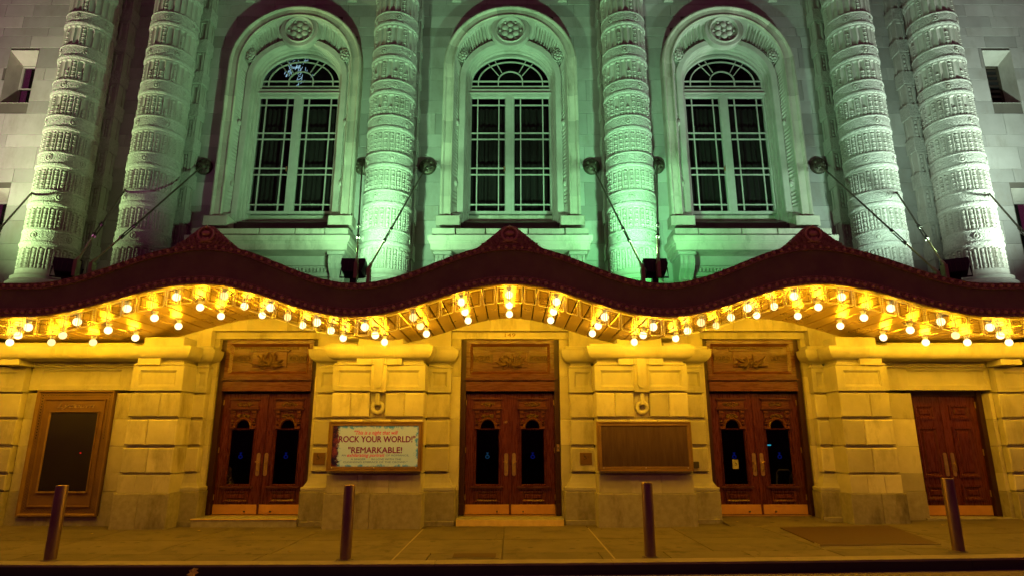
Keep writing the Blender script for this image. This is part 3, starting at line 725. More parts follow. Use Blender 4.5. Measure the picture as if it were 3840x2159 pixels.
# the stones nearest the camera's view become objects, hidden ones a joined part
def hidden(p, q, z0):
    m = (p + q) / 2
    return z1_low(m, z0)
def z1_low(m, z0):
    if z0 < 4.7: return True
    for c in (-10.1, -8.1, -2.72, 2.72, 8.1, 10.1):
        cp = c * 13.7 / 12.85
        if abs(m - cp) < 0.42: return True
    return z0 > 12.5 or (abs(m) > 13.2)
vis = [p for p in pend if not hidden(p[0], p[1], p[2])]; hid = [p for p in pend if hidden(p[0], p[1], p[2])]
vis.sort(key=lambda p: -(p[1] - p[0]) * (p[3] - p[2]))
for p in vis[:300]:
    d = rnd.uniform(0, .006)
    block('ashlar_block', p[0] + .003, p[1] - .003, YU + d, YU + .019, p[2] + .003, p[3] - .003, .003, 'facade_stone', UW)
for p in vis[300:] + hid: rest.cbox(p[0] + .003, p[1] - .003, YU, YU + .019, p[2] + .003, p[3] - .003, .003)
tag(obj('ashlar_blocks', rest, 'facade_stone', UW), kind='stuff')
for s in (-1, 1):        # small side windows, splayed reveals
    for z0, z1, lou in ((9.72, 11.2, s > 0), (5.7, 7.45, False)):
        a, b = sorted((s * 11.98, s * 12.7)); ia, ib = a + .05, b - .05; yb = YU + .42
        mb = MB(); o = [(a, z0), (b, z0), (b, z1), (a, z1)]; q = [(ia, z0 + .02), (ib, z0 + .02), (ib, z1 - .2), (ia, z1 - .2)]
        mb.grid([[(x, YU - .003, z) for x, z in o], [(x, yb, z) for x, z in q]], False, True); obj('window_reveal', mb, 'stone_plain', T)
        if lou:
            f = obj('louvred_window', MB().rect_frame(ia, ib, z0 + .02, z1 - .2, .04, yb - .03, yb + .02), 'iron', T)
            obj('backing', MB().box(ia, ib, yb + .03, yb + .04, z0, z1), 'interior', f)
            for k in range(8): obj('louvre', MB().add([(ia + .04, yb - .02, z0 + .08 + .15 * k), (ib - .04, yb - .02, z0 + .08 + .15 * k), (ib - .04, yb + .02, z0 + .17 + .15 * k), (ia + .04, yb + .02, z0 + .17 + .15 * k)], [(0, 1, 2, 3)]), 'louvre', f)
        else:
            f = obj('sash_window', MB().rect_frame(ia, ib, z0 + .02, z1 - .2, .05, yb - .03, yb + .02).box(ia + .05, ib - .05, yb - .025, yb + .01, (z0 + z1) / 2 - .14, (z0 + z1) / 2 - .10), 'frame', T)
            obj('pane', MB().box(ia + .04, ib - .04, yb, yb + .005, z0 + .06, z1 - .24), 'pane', f)
            obj('backing', MB().box(ia, ib, yb + .25, yb + .26, z0, z1), 'interior', f)
# small carved bosses near the top
for bx in (-6.75, -4.1, -1.4, 1.35, 4.1, 6.8):
    mb = MB().cbox(bx - .12, bx + .12, YU - .05, YU - .003, 12.62, 12.86, .02); mb.ell((bx, YU - .07, 12.74), (.09, .06, .09), 8, 6); obj('stone_boss', mb, 'stone_plain', T)

# ------------------------------------------------------------------ arched windows
def arch_path(cx, hw, zs, rise, zlow, n=28):
    """from lower left, up, over and down: (x, z, nx, nz)"""
    P = [(cx - hw, zlow, -1, 0)]
    nv = 1
    P += [(cx - hw, zs, -1, 0)]
    for i in range(1, n):
        t = pi - pi * i / n
        x, z = hw * cos(t), rise * sin(t); nx, nz = x / hw ** 2, z / rise ** 2; l = sqrt(nx * nx + nz * nz)
        P.append((cx + x, zs + z, nx / l, nz / l))
    P += [(cx + hw, zs, 1, 0), (cx + hw, zlow, 1, 0)]
    return P
def voussoirs(par, path, prof, mat, seg):
    """stones of a moulded surround, each its own piece"""
    for a, b in seg:
        sub_ = path[a:b + 1]
        obj('surround_stone', MB().sweep(sub_, prof), mat, par)
def window(cx, reflect=False):
    root = obj('window_reveal', MB().sweep(arch_path(cx, 1.12, 10.42, .98, 6.55), [(0.17, 13.86), (0.15, 13.68), (0.13, 13.665), (0.01, 13.68), (-0.005, 13.70), (-0.01, 13.80), (-.02, 13.82), (-.04, 13.83), (-.05, 13.90), (-.09, 13.91), (-.10, 13.945), (-.10, 14.2)]), 'stone_plain', T)
    # outer architrave in stones
    path = arch_path(cx, 1.40, 10.68, 1.40, 6.63, 28)
    # insert points on the jambs for separate stones
    js = [6.63, 7.15, 7.95, 8.53, 9.10, 9.78, 10.3, 10.68]
    L_ = [(cx - 1.40, z, -1, 0) for z in js]; R_ = [(cx + 1.40, z, 1, 0) for z in js[::-1]]
    full = L_ + path[2:-2] + R_
    nb = len(full) - 1; segs = []; i = 0
    while i < nb:
        stp = 1 if (i < len(js) - 1 or i >= nb - len(js) + 1) else 3
        segs.append((i, min(i + stp, nb))); i += stp
    prof = [(.255, YU), (.255, 13.47), (.235, 13.445), (.205, 13.44), (.19, 13.455), (.175, 13.47), (.165, 13.49), (.035, 13.50), (.025, 13.475), (-.0, 13.47), (-.012, 13.49), (-.012, 13.53)]
    voussoirs(root, full, prof, 'stone', segs)
    # fluted, splayed reveal between outer and inner arch
    P0 = arch_path(cx, 1.392, 10.68, 1.392, 6.75, 220); P1 = arch_path(cx, 1.20, 10.42, 1.07, 6.75, 220)
    def res(P, n):
        """resample jambs and arch"""
        out = []
        for side in (0,): pass
        x0, z0 = P[0][0], P[0][1]; zs = P[1][1]
        left = [(P[0][0], z0 + (zs - z0) * i / n) for i in range(n)]
        arc = [(p[0], p[1]) for p in P[1:-1]]
        right = [(P[-1][0], zs + (z0 - zs) * (i + 1) / n) for i in range(n)]
        return left, arc, right
    l0, a0, r0 = res(P0, 200); l1, a1, r1 = res(P1, 200)
    pts0 = l0 + a0 + r0; pts1 = l1 + a1 + r1; rows = []
    nl = 200; na = len(a0); tot = len(pts0)
    U = [0, .06, .12, .2, .8, .88, .94, 1]
    def fl(i, u):
        env = 1.0 if .1 < u < .9 else 0.0
        if i < nl or i >= nl + na:
            j = i if i < nl else i - nl - na
            z = pts0[i][1]
            if min(abs(z - 7.55), abs(z - 9.15)) < .13 or z < 6.95: return 0
            return env * .040 * abs(sin(pi * z / .095))
        k = (i - nl) / na
        if abs(k - .5) < .145 or abs(k - .5) > .44: return 0
        return env * .085 * abs(sin(pi * (i - nl) / 4.6))
    for u in U:
        row = []
        for i in range(tot):
            x0, z0 = pts0[i]; x1, z1 = pts1[i]
            x = x0 + (x1 - x0) * u; z = z0 + (z1 - z0) * u
            # concave section
            y = 13.53 + (13.78 - 13.53) * u + .05 * sin(pi * u)
            zz = z + (.10 * (1 - min(1, max(0, (z - 6.75) / .25))) * u)
            row.append((x, y - .017 + fl(i, u), zz))
        rows.append(row)
    obj('fluted_reveal', MB().grid(rows, False), 'stone_plain', root)
    # rounded feet of the reveal
    for s in (-1, 1):
        mb = MB().cbox(cx + s * 1.14, cx + s * 1.40, 13.52, 13.9, 6.62, 6.76, .03); obj('reveal_foot', mb, 'stone_plain', root)
        mb = MB().cbox(cx + s * 1.16, cx + s * 1.72, 13.34, 13.69, 6.38, 6.625, .012); obj('pedestal_stone', mb, 'stone', root)
        for zz in (7.55, 9.15):
            mb = MB()
            mb.ell((cx + s * 1.30, 13.66, zz), (.05, .06, .085), 8, 6); obj('jamb_rosette', mb, 'stone_plain', root)
        # shoulder rosettes
        mb = MB(); c0 = (cx + s * 1.195, 13.62, 11.0)
        for k in range(7):
            t = 2 * pi * k / 7; mb.ell((c0[0] + .07 * cos(t), c0[1] - .01, c0[2] + .085 * sin(t)), (.045, .03, .045), 6, 4)
        mb.ell((c0[0], c0[1] - .03, c0[2]), (.035, .035, .035), 8, 5)
        rows = []
        for k in range(25):
            t = 2 * pi * k / 24; rows.append([(c0[0] + (.135 + .014 * cos(u)) * cos(t), c0[1] + .014 * sin(u), c0[2] + (.165 + .014 * cos(u)) * sin(t)) for u in (0, 1.57, 3.14, 4.71)])
        mb.grid(rows, True, True); obj('shoulder_rosette', mb, 'stone_plain', root)
    # keystone medallion
    mc = (cx, 13.60, 11.70)
    mb = MB(); rows = []
    pts = []
    for k in range(33):
        t = 2 * pi * k / 32; pts.append((t,))
    prof2 = [(.50, 13.70), (.49, 13.56), (.47, 13.545), (.38, 13.55), (.375, 13.53), (.36, 13.515), (.335, 13.53), (.325, 13.60), (.0, 13.61)]
    mb.lathe_y(mc[0], mc[2], prof2, 40, False)
    med = obj('medallion', mb, 'stone_plain', root)
    mb = MB()
    for k in range(6):
        t = 2 * pi * k / 6 + pi / 6
        mb.ell((mc[0] + .16 * cos(t), 13.575, mc[2] + .16 * sin(t)), (.085, .04, .085), 8, 6)
        t2 = t + pi / 6
        mb.ell((mc[0] + .265 * cos(t2), 13.585, mc[2] + .265 * sin(t2)), (.042, .03, .042), 6, 4)
        mb.tube([(mc[0] + .05 * cos(t2), 13.57, mc[2] + .05 * sin(t2)), (mc[0] + .2 * cos(t2), 13.58, mc[2] + .2 * sin(t2))], .012, 5)
    mb.ell((mc[0], 13.56, mc[2]), (.05, .045, .05), 8, 6); obj('medallion_flower', mb, 'stone_plain', med)
    # joinery
    yg = 14.0
    fr = MB().sweep(arch_path(cx, 1.0, 10.42, .78, 6.9), [(0.07, yg + .08), (0.07, yg - .03), (.0, yg - .04), (-.02, yg - .02), (-.02, yg + .03)])
    fr.box(cx - 1.07, cx + 1.07, yg - .06, yg + .06, 10.12, 10.25).box(cx - 1.09, cx + 1.09, yg - .10, yg - .05, 10.10, 10.14)
    wf = obj('window_frame', fr, 'frame', T)
    obj('transom_dark_rail', MB().box(cx - 1.04, cx + 1.04, yg - .015, yg + .05, 10.252, 10.335), 'dark_wood', wf)  # dark rail between transom and fanlight
    ye = yg - .012
    # fanlight bars
    mb = MB(); bw = .014
    def arc_bar(hw, zs, rise, lo):
        p = arch_path(cx, hw, zs, rise, lo, 20); mb.sweep(p, [(-bw, ye + .02), (-bw, ye - .01), (bw, ye - .01), (bw, ye + .02)])
    arc_bar(.82, 10.46, .60, 10.35); arc_bar(.31, 10.50, .28, 10.35)
    mb.box(cx - .98, cx + .98, ye - .013, ye + .02, 10.485, 10.513).box(cx - .98, cx + .98, ye - .012, ye + .03, 10.336, 10.365)
    for s in (-1, 1):
        for (xa, za, xb, zb_) in ((.22, 10.75, .42, 11.13), (.30, 10.66, .60, 11.04)):
            a = Vector((cx + s * xa, ye, za)); b = Vector((cx + s * xb, ye, zb_)); mb.tube([a, b], bw * 1.1, 4)
    obj('fanlight_bars', mb, 'frame', wf)
    P = arch_path(cx, .99, 10.42, .77, 10.35, 24)
    obj('fanlight_pane', MB().poly([(p[0], p[1]) for p in P][::-1], yg + .012, yg + .018), 'pane', wf)
    # casements
    for a, b in ((-1.08, -.075), (.0, 1.03)):
        a += cx + .02; b += cx + .02
        sh = MB().rect_frame(a, b, 6.9, 10.098, .085, yg - .035, yg + .03, .75); cs = obj('casement', sh, 'frame', wf)
        ga, gb = a + .08, b - .08; gz0, gz1 = 6.985, 10.02
        bars = MB()
        vx = [ga + .155, gb - .155]; hz = [7.137, 7.922, 8.092, 8.876, 9.046, 9.82]
        for v in vx: bars.box(v - bw, v + bw, yg - .022, yg + .02, gz0, gz1)
        for h in hz: bars.box(ga, gb, yg - .0225, yg + .0205, h - bw, h + bw)
        obj('glazing_bars', bars, 'frame', cs)
        vs = [ga] + vx + [gb]; hs = [gz0] + hz + [gz1]
        for i in range(3):
            for j in range(7):
                block('pane', vs[i] + bw, vs[i + 1] - bw, yg + .0, yg + .006, hs[j] + bw, hs[j + 1] - bw, .001, 'pane', cs)
    obj('mullion', MB().box(cx - .055, cx + .018, yg - .045, yg + .03, 6.9, 10.118), 'frame', wf)
    mb = MB().box(cx - .16, cx - .135, yg - .06, yg - .035, 8.0, 8.12); obj('window_handle', mb, 'brass', wf)
    # dark room and curtains behind
    mb = MB(); x0, x1, z0, z1 = cx - 1.4, cx + 1.4, 6.6, 11.6
    mb.add([(x0, 14.1, z0), (x1, 14.1, z0), (x1, 15.8, z0), (x0, 15.8, z0), (x0, 14.1, z1), (x1, 14.1, z1), (x1, 15.8, z1), (x0, 15.8, z1)], [(0, 1, 2, 3), (4, 7, 6, 5), (1, 5, 6, 2), (2, 6, 7, 3), (3, 7, 4, 0)])
    obj('room', mb, 'interior', T)
    rows = []
    for z in (6.7, 9.9): rows.append([(cx - 1.1 + 2.2 * i / 120, 14.32 + .035 * sin(i * .9 + .6 * sin(i * .37)), z) for i in range(121)])
    obj('curtain', MB().grid(rows, True), 'curtain', T)
    # sill block, balcony ledge, cornice slab, dentils and brackets
    obj('sill_wall', MB().box(cx - 1.15, cx + 1.15, 14.09, 14.2, 5.7, 6.90), 'stone', T)
    le = [-1.76, -1.22, -.55, .40, 1.22, 1.76] if cx == 0 else [-1.76, -1.22, -.25, .55, 1.22, 1.76]
    for a, b in zip(le[:-1], le[1:]):
        d = .02 if abs(a + b) > 2.5 else 0
        block('ledge_stone', cx + a + .012, cx + b - .012, 12.99 - d, YU - .003, 6.045, 6.185, .012, 'stone', T)
    block('ledge_bed', cx - 1.74, cx + 1.74, 13.04, YU - .003, 5.985, 6.044, .004, 'stone_plain', T)
    mb = MB(); rows = []
    for d, z in ((.02, 5.66), (.02, 5.80), (.045, 5.815), (.05, 5.84), (.075, 5.86), (.085, 5.93), (.085, 5.982), (-.2, 5.983)):
        rows.append([(cx - 1.74 - d, YU - .003, z), (cx - 1.74 - d, 12.94 - d, z), (cx + 1.74 + d, 12.94 - d, z), (cx + 1.74 + d, YU - .003, z)])
    mb.grid(rows, False); mb.add(rows[0], [(3, 2, 1, 0)]); obj('balcony_slab', mb, 'stone', T)
    mb = MB().box(cx - 1.5, cx + 1.5, 13.42, YU - .003, 5.44, 5.658).box(cx - 1.5, cx + 1.5, 13.47, YU - .003, 5.20, 5.438); bb = obj('bed_course', mb, 'stone_plain', T)
    for i in range(36): block('dentil', cx - 1.46 + .0815 * i, cx - 1.46 + .0815 * i + .05, 13.40, 13.469, 5.29, 5.38, .002, 'stone_plain', bb)
    block('apron_stone', cx - 1.6, cx + 1.6, 13.55, YU - .003, 4.4, 5.198, .01, 'stone', T)
    for s in (-1, 1):
        bx = cx + s * 1.50; mb = MB()
        mb.cbox(bx - .20, bx + .20, 12.98, YU - .003, 5.575, 5.656, .015)
        side = [(13.02, 5.57), (12.99, 5.48), (13.0, 5.38), (13.06, 5.28), (13.16, 5.20), (13.22, 5.12), (13.22, 5.02), (13.30, 4.96), (13.42, 4.95), (YU - .003, 4.95), (YU - .003, 5.57)]
        segs_ = [-.16, -.10, -.085, -.03, -.018, .018, .03, .085, .10, .16]
        dep = [0, .0, .022, .022, 0, 0, .022, .022, 0, 0]
        rows = []
        for xx, dd in zip(segs_, dep): rows.append([(bx + xx, yy + (dd if yy < 13.3 else 0), zz) for yy, zz in side])
        mb.grid(rows, False, True); mb.add(rows[0], [tuple(range(len(side)))]); mb.add(rows[-1], [tuple(range(len(side) - 1, -1, -1))])
        for r_, (yy, zz) in ((.085, (13.10, 5.47)), (.05, (13.30, 5.04))):
            for e_ in (-.165, .165):
                ring = [[(bx + e_ + (.008 if e_ > 0 else -.008), yy + r_ * k * cos(t), zz + r_ * k * sin(t)) for t in [2 * pi * q / 12 for q in range(12)]] for k in (1, .75)]
                mb.grid(ring, False, True)
        mb.ell((bx, 13.26, 4.99), (.15, .10, .09), 10, 6)
        obj('scroll_bracket', mb, 'stone_plain', T)
for i, cx in enumerate(WX): window(cx, i == 0)

# ------------------------------------------------------------------ banded columns
YC = 12.85
def flute_drum(r, hgt, kind):
    """fluted drum with rising strings of husks, centred on the axis, base at z=0"""
    mb = MB(); NF = 24; per = 8; n = NF * per
    zs = [0, .025, .05, .09, hgt * .5, hgt - .09, hgt - .06, hgt - .035, hgt]
    rows = []
    for z in zs:
        row = []
        for k in range(n):
            t = 2 * pi * k / n; ph = (k % per) / per
            u = abs(ph - .5) * 2          # 0 mid of flute, 1 ridge
            dep = .0
            if u < .76:
                e = sqrt(1 - (u / .76) ** 2)
                lim_hi = hgt - .035 - .055 * (1 - e); lim_lo = .025 + .02 * (1 - e)
                if lim_lo < z < lim_hi: dep = .036 * (.35 + .65 * e)
            rr = r - dep
            row.append((rr * cos(t), rr * sin(t), z))
        rows.append(row)
    mb.grid(rows, False, True)
    pat = {0: (1, 1, 1, 1), 1: (1, 1, .45, 1), 2: (1, .5, 0, .95), 3: (1, 0, 0, .8), 4: (1, 0, 0, 0), 5: (0, 0, 0, 0)}[kind]
    for f in range(NF):
        d = min(f % 6, 6 - f % 6); hh = pat[d] * (hgt - .10)
        if hh <= 0: continue
        t = 2 * pi * (f + .5) / NF; ct, st = cos(t), sin(t); nh = max(1, round(hh / .115)); sh = hh / nh
        for j in range(nh):
            z0 = .035 + j * sh
            prof = [(.030, 0.0), (.034, .10), (.029, .45), (.041, .62), (.036, .85), (.016, 1.0)]
            rows = []
            for pr, pz in prof:
                row = []
                for q in range(7):
                    a = -pi / 2 + pi * q / 6
                    lr = r - .030 + pr * .95 * cos(a); lt = pr * 1.0 * sin(a)
                    row.append((lr * ct - lt * st, lr * st + lt * ct, z0 + pz * sh))
                rows.append(row)
            mb.grid(rows, False)
    return mb
def band_drum(r, h):
    mb = MB(); prof = [(r - .0, 0), (r + .006, .0), (r + .018, .022), (r + .023, .05), (r + .021, .075), (r + .008, .088), (r + .004, .10), (r + .004, h - .035), (r + .013, h - .03), (r + .015, h - .012), (r + .012, h), (r - .01, h)]
    return mb.lathe(0, 0, prof, 64, False, False)
LEV = [(4.99 + .893 * k) for k in range(-0, 11)]   # z of flute drum bases
kinds = [0, 0, 0, 0, 1, 2, 3, 4, 5, 5, 5]
CX6 = (-10.07, -8.06, -2.74, 2.70, 8.14, 10.15)
for ci, cx in enumerate(CX6):
    base = MB().lathe(cx, YC, [(.60, 4.63), (.60, 4.68), (.64, 4.70), (.67, 4.75), (.665, 4.80), (.62, 4.845), (.585, 4.855), (.58, 4.89), (.60, 4.90), (.60, 4.935), (.555, 4.955), (.535, 4.99), (.53, 5.06)], 48, True)
    col = obj('column', base, 'stone_plain', T)
    obj('column_plinth', MB().cbox(cx - .68, cx + .68, YC - .68, YC + .68, 4.2, 4.63, .01), 'stone', col)
    obj('pedestal', MB().cbox(cx - .66, cx + .66, YC - .60, YU - .003, 3.6, 4.199, .01), 'stone', col)
    core = MB().lathe(cx, YC, [(.47, 5.0), (.44, 15)], 32, True); obj('column_core', core, 'stone_plain', col)
    for k, z0 in enumerate(LEV):
        zf = z0 + .06 if k == 0 else z0 + .06
        r = .530 - .0050 * (z0 - 5)
        hf = .54
        shared(('fd', k), 'fluted_drum', lambda: flute_drum(r, hf, kinds[k]), 'stone_plain', (cx, YC, zf), col).rotation_euler = (0, 0, radians(90 + 15 * ((ci * 2 + 1) % 3) - 7.5 + (0 if k % 2 else 7.5)))
        shared(('bd', k), 'carved_band', lambda: band_drum(r, .353), 'ornate', (cx, YC, zf + hf), col)
        for q in range(3):
            t = radians(-90 + (q - 1) * 72 + 36 * (k % 2) + ci * 9); rr = r + .006
            def med():
                m = MB(); rows = []
                for a in range(17):
                    u = 2 * pi * a / 16; rows.append([(.012 * sin(w), (.058 + .010 * cos(w)) * cos(u), (.070 + .010 * cos(w)) * sin(u)) for w in (0, 1.57, 3.14, 4.71)])
                m.grid(rows, True, True); m.ell((0, 0, 0), (.018, .035, .045), 6, 4); return m
            shared('bmed', 'band_medallion', med, 'stone_plain', (cx + rr * cos(t), YC + rr * sin(t), zf + hf + .205), col).rotation_euler = (0, 0, t)
    # pilaster behind
    pl = obj('pilaster', MB().box(cx - .48, cx + .48, 13.42, YU - .004, 4.2, 15), 'stone_plain', T)
    for k, z0 in enumerate(LEV):
        zf = z0 + .06
        mb = MB().cbox(cx - .52, cx + .52, 13.375, YU - .005, zf + .54, zf + .893, .01); shared(('pb',), 'pilaster_band', lambda: MB().cbox(-.52, .52, -.165, .155, 0, .353, .01), 'ornate', (cx, 13.54, zf + .54), pl)
        def ribs():
            m = MB()
            for i in range(7): m.cbox(-.49 + .15 * i, -.49 + .15 * i + .05, -.155, -.12, 0, .54, .008)
            m.cbox(-.49, .46, -.155, -.12, .47, .54, .006)
            for sx in (-1, 1):
                m.box(sx * .481, sx * .50, -.15, -.08, 0, .54).box(sx * .481, sx * .50, .05, .10, 0, .54)
            if kinds[k] < 4:
                for i in range(6):
                    if kinds[k] > 1 and i % 2: continue
                    for j in range(4): m.ell((-.39 + .15 * i, -.125, .07 + .115 * j), (.036, .03, .06), 6, 4)
            return m
        shared(('pr', min(4, kinds[k])), 'fluted_panel', ribs, 'stone_plain', (cx, 13.54, zf), pl)

# ------------------------------------------------------------------ canopy
YK = 9.87
CN = thing('entrance_canopy', 'wavy copper-edged canopy lined with bare bulbs and glass tablets over the doors', 'canopy', (0, 11, 3.5))
N = 260; XR = 10.8
def xs_(n=N): return [-XR + 2 * XR * i / n for i in range(n + 1)]
def wave_sheet(prof, smooth=True):
    """prof: list of (y, f(x))"""
    return MB().grid([[(x, y, f(x)) for x in xs_()] for y, f in prof], smooth)
obj('fascia', wave_sheet([(YK + .02, lambda x: zb(x) + .15), (YK + .035, lambda x: zb(x) * .5 + zt(x) * .5), (YK + .02, lambda x: zt(x) - .10)]), 'fascia', CN)
bm = obj('lower_moulding', wave_sheet([(YK + .10, lambda x: zb(x)), (YK - .01, lambda x: zb(x) + .002), (YK - .025, lambda x: zb(x) + .02), (YK - .01, lambda x: zb(x) + .045), (YK + .0, lambda x: zb(x) + .055), (YK - .0, lambda x: zb(x) + .125), (YK - .015, lambda x: zb(x) + .135), (YK - .015, lambda x: zb(x) + .15), (YK + .021, lambda x: zb(x) + .153)], False), 'mould', CN)
tm = obj('upper_moulding', wave_sheet([(YK + .021, lambda x: zt(x) - .105), (YK - .02, lambda x: zt(x) - .10), (YK - .02, lambda x: zt(x) - .085), (YK - .0, lambda x: zt(x) - .078), (YK - .0, lambda x: zt(x) - .018), (YK - .02, lambda x: zt(x) - .012), (YK - .02, lambda x: zt(x)), (YK + .12, lambda x: zt(x) + .004)], False), 'mould', CN)
obj('canopy_roof', wave_sheet([(YK + .12, lambda x: zt(x) + .003), (12.7, lambda x: zt(x) * .3 + 4.15 * .7 - .02)]), 'black', CN)
obj('ceiling_void', wave_sheet([(YK + .03, lambda x: zb(x) + .045), (12.74, lambda x: zb(x) + .045)]), 'seam', CN)
x = -8.9
while x < 8.9:
    for (mo, f, dz, r) in ((bm, zb, .09, .033), (tm, zt, -.048, .030)):
        shared(('bead', r), 'bead', lambda: MB().ell((0, 0, 0), (r, r, r), 8, 5), 'bead', (x, YK - .016, f(x) + dz), mo)
    x += .132
rb = MB()   # small reel fillets between the beads
x = -8.9 + .066
while x < 8.9:
    for f, dz, h in ((zb, .09, .028), (zt, -.048, .022)):
        for o in (-.012, .012): rb.ell((x + o, YK - .002, f(x) + dz), (.007, .014, h), 6, 4)
    x += .132
tag(obj('reel_ornament', rb, 'mould', CN), kind='stuff')
# ceiling panels
PW = .2286; npan = 88; x = -npan / 2 * PW
for i in range(npan):
    a = x + .013; b = x + PW - .013; za, zb2 = zb(a), zb(b)
    v = [(a, YK + .06, za), (b, YK + .06, zb2), (b, 12.745, zb2), (a, 12.745, za), (a, YK + .06, za + .035), (b, YK + .06, zb2 + .035), (b, 12.745, zb2 + .035), (a, 12.745, za + .035)]
    c_ = .006
    v2 = [(a + c_, YK + .06, za), (b - c_, YK + .06, zb2), (b - c_, 12.745, zb2), (a + c_, 12.745, za), (a, YK + .06, za + .008), (b, YK + .06, zb2 + .008), (b, 12.745, zb2 + .008), (a, 12.745, za + .008)]
    mb = MB().add(v2 + v[4:], [(3, 2, 1, 0), (0, 4, 7, 3), (1, 2, 6, 5), (0, 1, 5, 4), (4, 5, 9, 8), (5, 6, 10, 9), (7, 4, 8, 11)])
    obj('soffit_panel', mb, 'soffit', CN); x += PW
# bulbs in rows three deep
XB = [-.01 + .8 * k for k in range(-13, 14)]
bulb_light = bpy.data.lights.new('bulb_glow', 'POINT'); bulb_light.energy = BULB_POW; bulb_light.color = BULB_COL; bulb_light.shadow_soft_size = 0.072
for xb_ in XB:
    for yb_ in (10.07, 10.88, 11.70):
        z = zb(xb_)
        kb = 'bulb_dim' if random.random() < .12 else 'bulb'
        bl = shared(kb, 'light_bulb', lambda: MB().ell((0, 0, 0), (.066, .066, .068), 14, 9), kb, (xb_, yb_, z - .125), CN)
        sk = shared('socket', 'lamp_socket', lambda: MB().lathe(0, 0, [(.055, .0), (.05, -.025), (.036, -.035), (.034, -.07)], 12, True), 'porcelain', (xb_, yb_, z - .001), bl)
        lo = bpy.data.objects.new('bulb_glow', bulb_light); C.objects.link(lo); lo.parent = bl; lo.location = (0, 0, 0)
# hanging glass tablets
x = -npan / 2 * PW
for i in range(npan):
    a = x + .012; b = x + PW - .012; x += PW
    if abs(a) > 9.3: continue
    sl = (zb(b) - zb(a)) / (b - a); z0 = zb((a + b) / 2) - .012; m_ = (a + b) / 2; H_ = .285; r_ = .03; y = YK + .075 + random.uniform(-.004, .004)
    tl = random.uniform(-.006, .006)
    def q(u, v): return (m_ + u + v * tl, y, z0 + sl * u - v)
    hw = (b - a) / 2
    def outl(d):
        w = hw - d; t = 0 + d; bo = H_ - d; rr = max(.004, r_ - d)
        return [q(-w, t), q(w, t), q(w, bo - rr)] + [q(w - rr + rr * cos(k), bo - rr + rr * sin(k)) for k in (.52, 1.05)] + [q(w - rr, bo), q(-w + rr, bo)] + [q(-w + rr - rr * sin(k), bo - rr + rr * cos(k)) for k in (.52, 1.05)] + [q(-w, bo - rr)]
    o0, o1 = outl(0), outl(.016)
    mb = MB(); n = len(o1)
    bk_ = [(p[0], p[1] + .006, p[2]) for p in o1]
    mb.add(o1 + bk_, [tuple(range(n - 1, -1, -1)), tuple(range(n, 2 * n))])
    gp = obj('glass_tablet', mb, 'pendant', CN)
    f0 = [(p[0], p[1] - .001, p[2]) for p in o0]; f1 = [(p[0], p[1] - .003, p[2]) for p in o1]; f2 = [(p[0], p[1] + .008, p[2]) for p in o0]
    obj('bevelled_edge', MB().grid([f1, f0, f2], False, True), 'bevel', gp)
    i0 = [q(-hw + .042, .03), q(hw - .042, .03), q(hw - .042, H_ - .04), q(-hw + .042, H_ - .04)]; i1 = [q(-hw + .049, .037), q(hw - .049, .037), q(hw - .049, H_ - .047), q(-hw + .049, H_ - .047)]
    obj('etched_line', MB().grid([[(p[0], p[1] - .004, p[2]) for p in i0], [(p[0], p[1] - .004, p[2]) for p in i1]], False, True), 'etch', gp)
